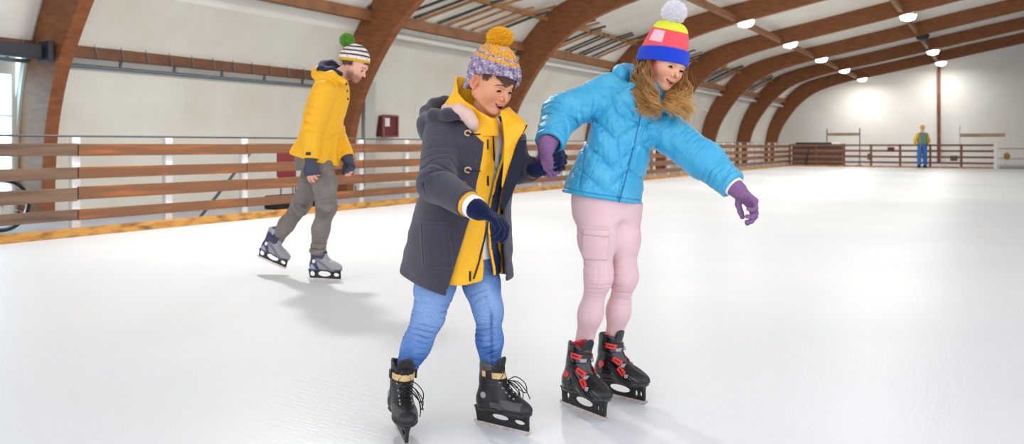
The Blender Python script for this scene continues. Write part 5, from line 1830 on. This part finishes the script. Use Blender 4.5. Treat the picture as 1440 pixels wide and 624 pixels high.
    Q3 = [(W(a[0], a[1], 3.10), W(b[0], b[1], 3.10)) for a, b in Q2]
    def quilt(P, k=1.0):
        # project along the view depth onto the front of the cloth
        d = None
        s_ = 3.10 / np.maximum(P[:, 1], .1)
        qx = P[:, 0] * s_; qz = (P[:, 2] - CAMH) * s_ + CAMH
        for a, b in Q3:
            ax, az_, bx, bz = a[0], a[2], b[0], b[2]
            ux, uz = bx - ax, bz - az_; L = ux * ux + uz * uz
            t = np.clip(((qx - ax) * ux + (qz - az_) * uz) / L, 0, 1)
            e = np.hypot(qx - ax - t * ux, qz - az_ - t * uz)
            d = e if d is None else np.minimum(d, e)
        return d
    def jac(P):
        z = P[:, 2]; ph = jk.phi(P)
        d0 = jk(P, 0.0) + .0022 * nz(P, 8, 81) + .0018 * nz(P, 24, 82) + .0010 * nz(P, 46, 83)
        frontm = stp(3.26 - P[:, 1], 0, .05)
        qd = quilt(P)
        d0 = d0 - frontm * (.0060 * (1 - np.exp(-(qd / .018) ** 2)) + .0055 * (1 - np.exp(-(qd / .0038) ** 2)) - .005) + frontm * .0022 * np.exp(-(qd / .02) ** 2) * np.sin(nz(P, 16, 84) * 3)
        bands = np.abs(np.sin((z - .3) * math.pi / .085)); d0 = d0 - .007 * (1 - frontm) * bands ** .5
        zl = 4 + 10 * (z - Z(200))
        zp = np.abs(ph - zl) * .0024
        d0 = d0 - .0045 * np.exp(-(zp / .011) ** 4) + .0055 * np.exp(-(zp / .0022) ** 2)
        d0 = np.where(z < hemZ(P) + .02, d0 + .006 * np.exp(-((z - hemZ(P) - .019) / .003) ** 2), d0)
        # welt pocket
        a, b = W(838, 214, 3.1), W(823, 250, 3.1); s_ = 3.10 / np.maximum(P[:, 1], .1); qx = P[:, 0] * s_; qz = (z - CAMH) * s_ + CAMH
        ux, uz = (b - a)[[0, 2]]; L = math.hypot(ux, uz); tt = ((qx - a[0]) * ux + (qz - a[2]) * uz) / L; nn = ((qx - a[0]) * uz - (qz - a[2]) * ux) / L
        wp = np.maximum(np.abs(tt - L / 2) - L / 2, np.abs(nn) - .014)
        d0 = d0 + frontm * (.004 * np.exp(-(wp / .0025) ** 2) - .003 * (wp < 0))
        d0 = smax(d0, hemZ(P) - z, .012)
        d0 = np.maximum(d0, -np.maximum(jk(P, -.022), z - hemZ(P) - .05))
        d0 = smax(d0, z - Z(117), .012)
        out = d0
        for ar, rr, sd, ck in ((armR, [.080, .070, .058], 84, 0), (armL, [.082, .068, .055], 87, 1)):
            q, s = chain(P, ar, rr, .03)
            L1 = np.linalg.norm(ar[0] - ar[1]); L2_ = L1 + np.linalg.norm(ar[1] - ar[2])
            # ring folds, deeper at the elbow and near the cuff
            f_ = folds(s, P, .058, sd, .42, 4)
            q = q + (.0038 + .0045 * np.exp(-((s - L1) / .09) ** 2)) * f_ + .0014 * nz(P, 30, sd + 1) + (.0008 + .0018 * np.exp(-((s - L1) / .08) ** 2)) * folds(s, P, .021, sd + 5, .3, 7)
            u = (ar[2] - ar[1]) / np.linalg.norm(ar[2] - ar[1]); ct = (P - ar[2].astype(np.float32)) @ u.astype(np.float32)
            q = q + .005 * np.exp(-((ct + .026) / .004) ** 2)
            q = np.where(s > L1 * .9, smax(q, ct, .010), q)
            q = np.maximum(q, -np.maximum(chain(P, [ar[1], ar[2] + u * .05], [rr[1] - .02, rr[2] - .014])[0], -(ct + .022)))
            out = smin(out, q, .022)
        # collar
        cc_ = W(912, 128, 3.2)
        q = P - cc_.astype(np.float32); rr_ = np.sqrt((q[:, 0]) ** 2 + (q[:, 1] / 1.0) ** 2)
        co_ = np.abs(rr_ - (.070 + .15 * q[:, 2])) - .010
        co_ = smax(co_, np.abs(q[:, 2]) - .030, .01)
        return smin(out, co_ + .002 * nz(P, 25, 90), .014)
    def jcol(P):
        c = np.tile(np.array(lin((58, 166, 208)), np.float32), (len(P), 1))
        c = mix(c, lin((88, 184, 218)), .5 * stp(nz(P, 10, 5), 0, 1)); return c
    A = np.array([shR, elR, wrR, shL, elL, wrL]); lo = A.min(0) - .1; hi = A.max(0) + .12; lo[2] = Z(292); lo[1] = 2.9; hi[1] = 3.42
    jo = skin('quilted_jacket', jac, lo, hi, .0033, M['puffer'], T, jcol)
    # hood lying behind the neck
    def hood(P):
        d = ell(P, W(893, 110, 3.32), (.098, .085, .072))
        d = smin(d, ell(P, W(872, 106, 3.25), (.034, .05, .048)), .03)
        d = smax(d, -ell(P, W(910, 90, 3.29), (.085, .08, .055)), .014)
        return d + .002 * nz(P, 12, 91) + .0012 * nz(P, 34, 92)
    hc_ = W(895, 108, 3.28)
    skin('jacket_hood', hood, hc_ - .19, hc_ + .19, .0034, M['puffer'], T, jcol)
    m = MB(); zpts = [march(jac, float(np.interp(py, [130, 150, 200, 250, 286], [904, 903, 893, 880, 870])), py, 2.9, .0005) for py in np.linspace(150, 284, 30)]
    m.tube(spline(zpts, 60), .0028, 6)
    m.build('zip', mat('blue_zip', (22, 112, 168), .4), jo, smooth=True)

    # ---- gloves
    uR = (wrR - elR) / np.linalg.norm(wrR - elR)
    hR = Hand(HOLD + np.array([-.024, .002, .062]), (.10, -.02, -1), (.55, .80, .1), thumb=1, size=.165, curl=(42, 44, 46, 48), thumb_in=20, fat=1.1, wristr=.032, spread=5)
    w_ = HOLD + np.array([-.024, .002, .062])
    hR.make('glove', M['glove_purple'], T, cuff=(.05, .034, w_ - (wrR - uR * .01)))
    uL = (wrL - elL) / np.linalg.norm(wrL - elL)
    def rib(P):
        q, s_ = chain(P, [wrL - uL * .06, wrL - uL * .002], [.043, .041]); cut = (P - (wrL - uL * .002).astype(np.float32)) @ uL.astype(np.float32)
        return smax(q, cut, .004)
    skin('white_cuff', rib, wrL - .1, wrL + .08, .0028, M['white_cloth'], T)
    hL = Hand(wrL + uL * .012, (.68, -.15, -.66), (-.62, -.35, -.45), thumb=-1, size=.168, curl=(36, 42, 46, 50), thumb_in=34, fat=1.05, wristr=.030, spread=3)
    hL.make('glove', M['glove_purple'], T, cuff=(.035, .034, uL))
    # ---- skates
    Skate(GIRL_SK1[0], GIRL_SK1[1], GIRL_SK1[3], GIRL_SK1[2], sc=.97, shaft=(.005, 0)).make(T, 'girl')
    Skate(GIRL_SK2[0], GIRL_SK2[1], GIRL_SK2[3], GIRL_SK2[2], sc=.97, shaft=(.0, 0)).make(T, 'girl')
    return T


GIRL_SK1 = (mid_ice((792, 560), 3.17, (847, 588), 2.97), 38, 6, 0)
GIRL_SK2 = (mid_ice((838, 552), 3.32, (902, 567), 3.16), 50, 3, 0)
girl()
# ------------------------------------------------------------------ the man in yellow
def man():
    T = empty('person', (-1.45, 6.15, 0), 'man in a yellow hooded jacket and grey jeans, head bowed, striped hat with green bobble', 'person')
    hd = Head(W(498, 93, 6.12), rot(80, 30, 4), 1.12, mouth=0, smile=.002, jaw=1.08, nose=1.2)
    neck0, neck1 = W(484, 103, 6.12), W(463, 120, 6.13)
    shR, elR, wrR = W(456, 129, 5.95), W(440, 180, 5.93), W(437, 224, 5.88)
    shL, elL, wrL = W(464, 130, 6.32), W(470, 180, 6.36), W(488, 222, 6.22)
    hipR, knR, anR = W(448, 226, 6.07), W(459, 290, 6.0), W(447, 356, 6.08)
    hipL, knL, anL = W(446, 226, 6.24), W(424, 287, 6.26), W(386, 340, 6.44)
    Z = lambda py: W(0, py, 6.12)[2]
    X_ = lambda px: W(px, 0, 6.12)[0]
    rows = [(236, 442, .215, .165, 75), (215, 441, .205, .165, 75), (190, 449, .185, .145, 75), (160, 456, .195, .142, 75), (135, 463, .21, .130, 75), (118, 467, .18, .105, 75), (106, 470, .12, .08, 75), (98, 472, .09, .08, 75)]
    jk = Loft([(Z(py), X_(px), 6.13, a, b, yw) for py, px, a, b, yw in rows], 2.2)

    def body(P):
        d = hd.field(P)
        d = smin(d, seg(P, neck0, neck1, .060, .07), .03)
        d = smin(d, cap(jk(P, -.05), P, Z(235), Z(104)), .05)
        for c_, r in (([shR, elR, wrR], [.05, .04, .028]), ([shL, elL, wrL], [.05, .04, .028]), ([hipR, knR, anR], [.08, .055, .04]), ([hipL, knL, anL], [.08, .055, .04])):
            d = smin(d, chain(P, c_, r)[0], .03)
        return d
    allp = np.array([shR, elR, wrR, shL, elL, wrL, hipR, knR, anR, hipL, knL, anL])
    lo = allp.min(0) - .12; hi = allp.max(0) + .12; hi[2] = hd.o[2] + .18
    def axis(a, b, f0, f1, hf, hc):
        out = [a]
        while out[-1] < b:
            x = out[-1]; out.append(x + (hf if f0 <= x <= f1 else hc))
        return np.array(out)
    c = hd.o
    hi[0] = max(hi[0], c[0] + .16)
    V, Q = surface(body, axis(lo[0], hi[0], c[0] - .12, c[0] + .14, .0026, .013), axis(lo[1], hi[1], c[1] - .12, c[1] + .12, .0026, .013), axis(lo[2], hi[2], c[2] - .14, c[2] + .06, .0026, .013))
    finish('body', body, V, Q, .003, M['skin'], T, lambda P: hd.color(P, (226, 172, 148), (216, 130, 110), beard=(120, 82, 64)))
    hd.extras(T, brow=(70, 48, 36), teeth=False)

    Rh = rot(80, 14, 2).astype(np.float32); oh = hd.o
    zs = [-.03, .02, .05, .08, .11, .135, .155, .17, .18]; ra = [.102, .104, .103, .099, .089, .074, .056, .034, .006]
    X, Y = smoothk(zs, ra)
    def brim(q):
        th = np.arctan2(q[:, 1], q[:, 0]); return .030 + .012 * np.cos(th)
    def hatf(P):
        q = (P - oh) @ Rh; x = q[:, 0] + .012; y = q[:, 1]; z = q[:, 2]; th = np.arctan2(y, x)
        r = lerpk(z, X, Y); rr = np.sqrt((x / 1.16) ** 2 + y ** 2)
        d = (rr - r) * .9 - .0026 * np.abs(np.sin(th * 26)) * (.6 + .4 * np.sin(z * 6.283 / .012)) - .002 * nz(q, 9, 3)
        d = np.maximum(d, -(rr - r + .012) * .9)
        return smax(smax(d, brim(q) - z, .008), z - .172, .01)
    def hatc(P):
        q = (P - oh) @ Rh; z = q[:, 2]; bz = z - brim(q)
        c = np.tile(np.array(lin((238, 226, 216)), np.float32), (len(P), 1))
        c[nz(q, 30, 2) > .6] = lin((214, 196, 186))
        for a in (.046, .080, .113): c[(bz > a) & (bz < a + .013)] = lin((38, 42, 58))
        c[bz < .022] = lin((222, 166, 24)); return c
    cs = np.array([oh + Rh @ np.array(p) for p in [(x, y, z) for x in (-.15, .14) for y in (-.125, .125) for z in (-.04, .2)]])
    hat = skin('striped_hat', hatf, cs.min(0), cs.max(0), .0036, M['knit'], T, hatc)
    pompom('pompom', W(488, 56.5, 6.12), .058, M['pom_green'], hat, 1300, 15, thick=.0022)
    rg = random.Random(8); cur = []
    for i in range(260):
        a = rg.uniform(-2.7, -1.35) if i % 3 else rg.uniform(-.5, .9)
        L = rg.uniform(.03, .05) if i % 3 else rg.uniform(.014, .026)
        pts = []
        for t in np.linspace(0, 1, 5):
            z0 = .040 + .012 * math.cos(a) - t * L
            u = np.array([math.cos(a + .1 * t), math.sin(a + .1 * t), 0.0]); p = np.array([-.01, 0, z0]) + u * .15
            for _ in range(9): p = p - u * float(hd.field((hd.o + Rh @ p)[None].astype(np.float32))[0]) * .9
            pts.append(hd.o + Rh @ (p + u * .003))
        cur.append((np.array(pts), [.0017, .0018, .0016, .0012, .0005]))
    strands('hair', cur, M['hair_dark'], T, n=4)

    # jeans
    def jeans(P):
        z = P[:, 2]
        a, sa = chain(P, [hipR, (hipR + knR) / 2 + np.array([.02, -.01, 0]), knR, (knR + anR) / 2 + np.array([-.012, 0, 0]), anR], [.104, .086, .067, .060, .054], .05)
        b, sb = chain(P, [hipL, (hipL + knL) / 2 + np.array([.02, -.01, 0]), knL, (knL + anL) / 2 + np.array([-.01, 0, -.01]), anL], [.104, .086, .066, .058, .054], .05)
        def wr(s, A, B_, C_, sd):
            k = np.linalg.norm(A - B_); L = k + np.linalg.norm(B_ - C_)
            return (.004 + .007 * np.exp(-((s - k) / .09) ** 2) + .010 * stp(s, L * .8, L)) * folds(s, P, .055, sd, .5, 4)
        a = a + wr(sa, hipR, knR, anR, 201); b = b + wr(sb, hipL, knL, anL, 205)
        d = smin(a, b, .02)
        d = smin(d, cap(jk(P, -.035), P, Z(238), Z(210)), .04)
        uR = (anR - knR) / np.linalg.norm(anR - knR); uL = (anL - knL) / np.linalg.norm(anL - knL)
        cR = (P - anR.astype(np.float32)) @ uR.astype(np.float32); cL = (P - anL.astype(np.float32)) @ uL.astype(np.float32)
        m = b < a
        return smax(d, np.where(m, cL, cR), .01)
    def jc(P):
        c = np.tile(np.array(lin((134, 124, 115)), np.float32), (len(P), 1))
        c = mix(c, lin((112, 102, 95)), .7 * stp(nz(P, 5, 11), .1, 1.2)); c = mix(c, lin((150, 140, 130)), .4 * stp(nz(P, 12, 12), .1, .9)); return c
    L2 = np.array([hipR, hipL, knR, knL, anR, anL]); l2 = L2.min(0) - .14; h2 = L2.max(0) + .18
    skin('jeans', jeans, l2, h2, .0065, M['denim'], T, jc)

    armR = [shR, elR, wrR]; armL = [shL + np.array([.0, -.06, 0]), elL, wrL]
    hemZ = lambda P: Z(214) + (Z(234) - Z(214)) * np.clip((P[:, 0] - X_(405)) / (X_(476) - X_(405)), 0, 1)
    def jac(P):
        z = P[:, 2]; ph = jk.phi(P)
        d0 = jk(P, 0) + .005 * nz(P, 3.5, 101) + .0035 * nz(P, 8, 102) - .012 * stp(Z(200) - z, 0, .2)
        zl = np.abs(ph - 6) * .003
        d0 = d0 - .006 * np.exp(-(zl / .018) ** 4)
        # slanting pocket on the near front
        a, b = W(460, 196, 5.98), W(473, 184, 5.98); qx = P[:, 0]; u = (b - a)[[0, 2]]; L = math.hypot(*u); u = u / L
        tt = (qx - a[0]) * u[0] + (z - a[2]) * u[1]; nn = (qx - a[0]) * u[1] - (z - a[2]) * u[0]
        d0 = d0 + .010 * np.exp(-(nn / .007) ** 2) * (tt > 0) * (tt < L) * (P[:, 1] < 6.12)
        d0 = smax(d0, hemZ(P) - z, .014)
        d0 = np.maximum(d0, -np.maximum(jk(P, -.03), z - hemZ(P) - .06))
        d0 = smax(d0, z - Z(104), .02)
        out = d0
        for ar, rr, sd in ((armR, [.092, .076, .062], 110), (armL, [.09, .072, .060], 114)):
            q, s = chain(P, ar, rr, .03); L1 = np.linalg.norm(ar[0] - ar[1])
            q = q + (.003 + .006 * np.exp(-((s - L1) / .10) ** 2)) * folds(s, P, .075, sd, .4, 3)
            u3 = (ar[2] - ar[1]) / np.linalg.norm(ar[2] - ar[1]); ct = (P - ar[2].astype(np.float32)) @ u3.astype(np.float32)
            q = np.where(s > L1 * .9, smax(q, ct, .008), q)
            q = np.maximum(q, -np.maximum(chain(P, [ar[1], ar[2] + u3 * .06], [rr[1] - .015, rr[2] - .012])[0], -(ct + .03)))
            out = smin(out, q, .03)
        hood = chain(P, [W(452, 110, 6.02), W(448, 103, 6.12), W(454, 106, 6.22)], [.040, .050, .040], .03)[0]
        hood = smin(hood, chain(P, [W(452, 110, 6.02), W(466, 107, 5.99), W(484, 116, 6.02)], [.045, .036, .026], .03)[0], .03)
        out = smin(out, hood + .004 * nz(P, 8, 120), .02)
        return smax(out, -ell(P, W(470, 95, 6.12), (.10, .085, .055)), .015)
    def jcol(P):
        c = np.tile(np.array(lin((240, 176, 18)), np.float32), (len(P), 1)); return c
    lo3 = np.array([X_(398), 5.78, Z(242)]); hi3 = np.array([X_(500), 6.50, Z(88)])
    jo = skin('hooded_jacket', jac, lo3, hi3, .0062, M['shell_cloth'], T, jcol)
    def lining(P):
        d = chain(P, [W(452, 97, 6.06), W(457, 92, 6.14), W(466, 92, 6.2), W(474, 96, 6.18)], [.035, .04, .04, .03], .03)[0]
        return smin(d, chain(P, [W(452, 98, 6.06), W(466, 99, 6.03), W(478, 104, 6.04)], [.03, .03, .022], .02)[0], .02) + .004 * nz(P, 9, 122)
    lc = W(464, 97, 6.12)
    skin('hood_lining', lining, lc - .17, lc + .17, .005, mat('navy_lining', (24, 34, 62), .8, bump=(150, .4, .002)), T)
    # front snaps and cuff tab
    for px, py in ((487, 118), (488, 128), (489, 139)):
        p = march(jac, px, py, 5.7, .001, far=6.5)
        MB().tube([p + np.array([0, .003, 0]), p + np.array([0, -.005, 0])], .010, 10).build('snap', M['black'], jo, smooth=True)
    p0, p1 = march(jac, 430, 216, 5.7, .002, far=6.5), march(jac, 437, 216, 5.7, .002, far=6.5)
    m = MB(); m.hexa([p0 + np.array([0, -.003, -.012]), p1 + np.array([0, -.003, -.012]), p1 + np.array([0, .004, -.012]), p0 + np.array([0, .004, -.012]),
                      p0 + np.array([0, -.003, .012]), p1 + np.array([0, -.003, .012]), p1 + np.array([0, .004, .012]), p0 + np.array([0, .004, .012])])
    m.build('cuff_tab', M['black'], jo)

    # fingerless gloves and bare fingertips
    for nm, wr_, el, fw, pn, th, cu in (('R', wrR, elR, (.12, -.05, -1), (.1, .9, 0), 1, (22, 26, 30, 34)), ('L', wrL, elL, (.45, -.1, -1), (-.4, -.85, -.2), -1, (45, 50, 52, 54))):
        u = (wr_ - el) / np.linalg.norm(wr_ - el)
        h = Hand(wr_ + u * .01, fw, pn, thumb=th, size=.185, curl=cu, thumb_in=20, fat=1.05, wristr=.034)
        ff = h.f.astype(np.float32)
        w0 = h.w.astype(np.float32)
        lim = .115 * h.k
        def gcut(P, d, ff=ff, w0=w0, lim=lim): return smax(d - .0035, (P - w0) @ ff - lim, .004)
        h.make('glove', M['glove_grey'], T, cuff=(.03, .040, u), h=.0036, cut=gcut)
        def fin(P, h=h, w0=w0, ff=ff, lim=lim): return smax(h.field(P), lim - .012 - (P - w0) @ ff, .003)
        lo4, hi4 = h.bounds()
        skin('fingers', fin, lo4, hi4, .003, M['skin'], T, lambda P: np.tile(np.array(lin((230, 168, 146)), np.float32), (len(P), 1)))
    Skate(MAN_SK1[0], MAN_SK1[1], MAN_SK1[3], MAN_SK1[2], sc=1.06, shaft=(-.01, 0)).make(T, 'man')
    Skate(MAN_SK2[0], MAN_SK2[1], MAN_SK2[3], MAN_SK2[2], sc=1.06, shaft=(.0, 0)).make(T, 'man')


MAN_SK1 = (mid_ice((433, 392), 6.12, (480, 397), 6.02), 74, 0, 0)
MAN_SK2 = (W(381, 370, 6.40), 74, 0, 19)
man()
# ------------------------------------------------------------------ the distant skater
def far_person():
    D = 36.2
    g0 = W(1297, 0, D)
    T = empty('person', (g0[0], D, 0), 'distant person from behind in green vest, yellow sleeves and blue trousers by the far fence', 'person')
    b = np.array([g0[0], D, 0.0])
    P_ = lambda x, y, z: b + np.array([x, y, z]) * 1.08
    hd = P_(0, 0, 1.70)
    def body(P):
        d = ell(P, hd, (.085, .10, .12))
        d = smin(d, seg(P, P_(0, 0, 1.60), P_(0, 0, 1.45), .055, .07), .03)
        d = smin(d, rbox(P, P_(0, 0, 1.22), (.17, .09, .26), .08), .05)
        for s in (-1, 1):
            d = smin(d, chain(P, [P_(.19 * s, 0, 1.42), P_(.30 * s, .02, 1.14), P_(.22 * s, .16, .98)], [.05, .04, .03])[0], .03)
            d = smin(d, ball(P, P_(.20 * s, .20, .96), .045), .03)
            d = smin(d, chain(P, [P_(.09 * s, 0, .92), P_(.12 * s, .02, .50), P_(.13 * s, 0, .12)], [.08, .06, .045])[0], .03)
        return d
    skin('body', body, b + np.array([-.45, -.25, -.02]), b + np.array([.48, .38, 2.05]), .014, M['skin'], T, lambda P: np.tile(np.array(lin((226, 176, 150)), np.float32), (len(P), 1)))
    def sleeves(P):
        d = None
        for s in (-1, 1):
            q = chain(P, [P_(.18 * s, 0, 1.42), P_(.30 * s, .02, 1.14), P_(.225 * s, .14, 1.0)], [.085, .072, .055], .02)[0]
            d = q if d is None else np.minimum(d, q)
        return smin(d, rbox(P, P_(0, 0, 1.26), (.19, .11, .22), .08), .03) + .006 * nz(P, 5, 1)
    skin('yellow_shirt', sleeves, b + np.array([-.45, -.25, .85]), b + np.array([.48, .38, 1.75]), .012, mat('yellow_shirt', (232, 182, 40), .8), T)
    def vest(P):
        d = rbox(P, P_(0, 0, 1.25), (.205, .135, .29), .10); return d + .006 * nz(P, 5, 2)
    skin('green_vest', vest, b + np.array([-.3, -.25, .9]), b + np.array([.32, .27, 1.75]), .012, mat('green_vest', (120, 148, 118), .8), T)
    def tr(P):
        d = rbox(P, P_(0, 0, .92), (.18, .125, .12), .09)
        for s in (-1, 1):
            d = smin(d, chain(P, [P_(.095 * s, 0, .90), P_(.12 * s, .02, .50), P_(.13 * s, 0, .14)], [.115, .10, .085], .02)[0], .02)
        return smax(d + .006 * nz(P, 6, 3), .12 - P[:, 2], .01)
    skin('trousers', tr, b + np.array([-.35, -.25, .05]), b + np.array([.38, .27, 1.2]), .012, mat('blue_work_trousers', (62, 112, 188), .8), T)
    def cap_(P):
        d = ell(P, P_(0, 0, 1.745), (.105, .115, .10)); return smax(d, 1.83 - P[:, 2], .01)
    hat = skin('knitted_cap', cap_, b + np.array([-.2, -.2, 1.6]), b + np.array([.22, .22, 2.06]), .010, M['pom_yellow'], T)
    for s in (-1, 1):
        def boot(P, s=s):
            d = smin(ell(P, P_(.13 * s, .05, .075), (.05, .13, .05)), seg(P, P_(.13 * s, 0, .1), P_(.13 * s, 0, .24), .055), .03)
            return np.minimum(d, rbox(P, P_(.13 * s, .03, .02), (.008, .14, .02), .004))
        skin('ice_skate', boot, P_(.13 * s, 0, 0) + np.array([-.1, -.2, -.02]), P_(.13 * s, 0, 0) + np.array([.1, .25, .3]), .009, M['black'], T)


far_person()
# ------------------------------------------------------------------ light and camera
w = bpy.data.worlds.new('World'); bpy.context.scene.world = w; w.use_nodes = True
bg = w.node_tree.nodes['Background']; bg.inputs[0].default_value = (*lin((240, 244, 255)), 1); bg.inputs[1].default_value = WORLD
cam = bpy.data.cameras.new('camera'); co = bpy.data.objects.new('camera', cam); C.objects.link(co)
co.location = (0, 0, CAMH); co.rotation_euler = (math.pi / 2, 0, 0)
cam.sensor_width = 36; cam.sensor_fit = 'HORIZONTAL'; cam.lens = FPX / 1440 * 36; cam.shift_y = (HOR - 312) / 1440
cam.clip_end = 200
cam.dof.use_dof = True; cam.dof.focus_distance = 3.0; cam.dof.aperture_fstop = 3.6
sc = bpy.context.scene; sc.camera = co
vs = sc.view_settings; vs.view_transform = 'Standard'; vs.look = 'None'; vs.gamma = 1; vs.exposure = EXPO; vs.use_curve_mapping = False
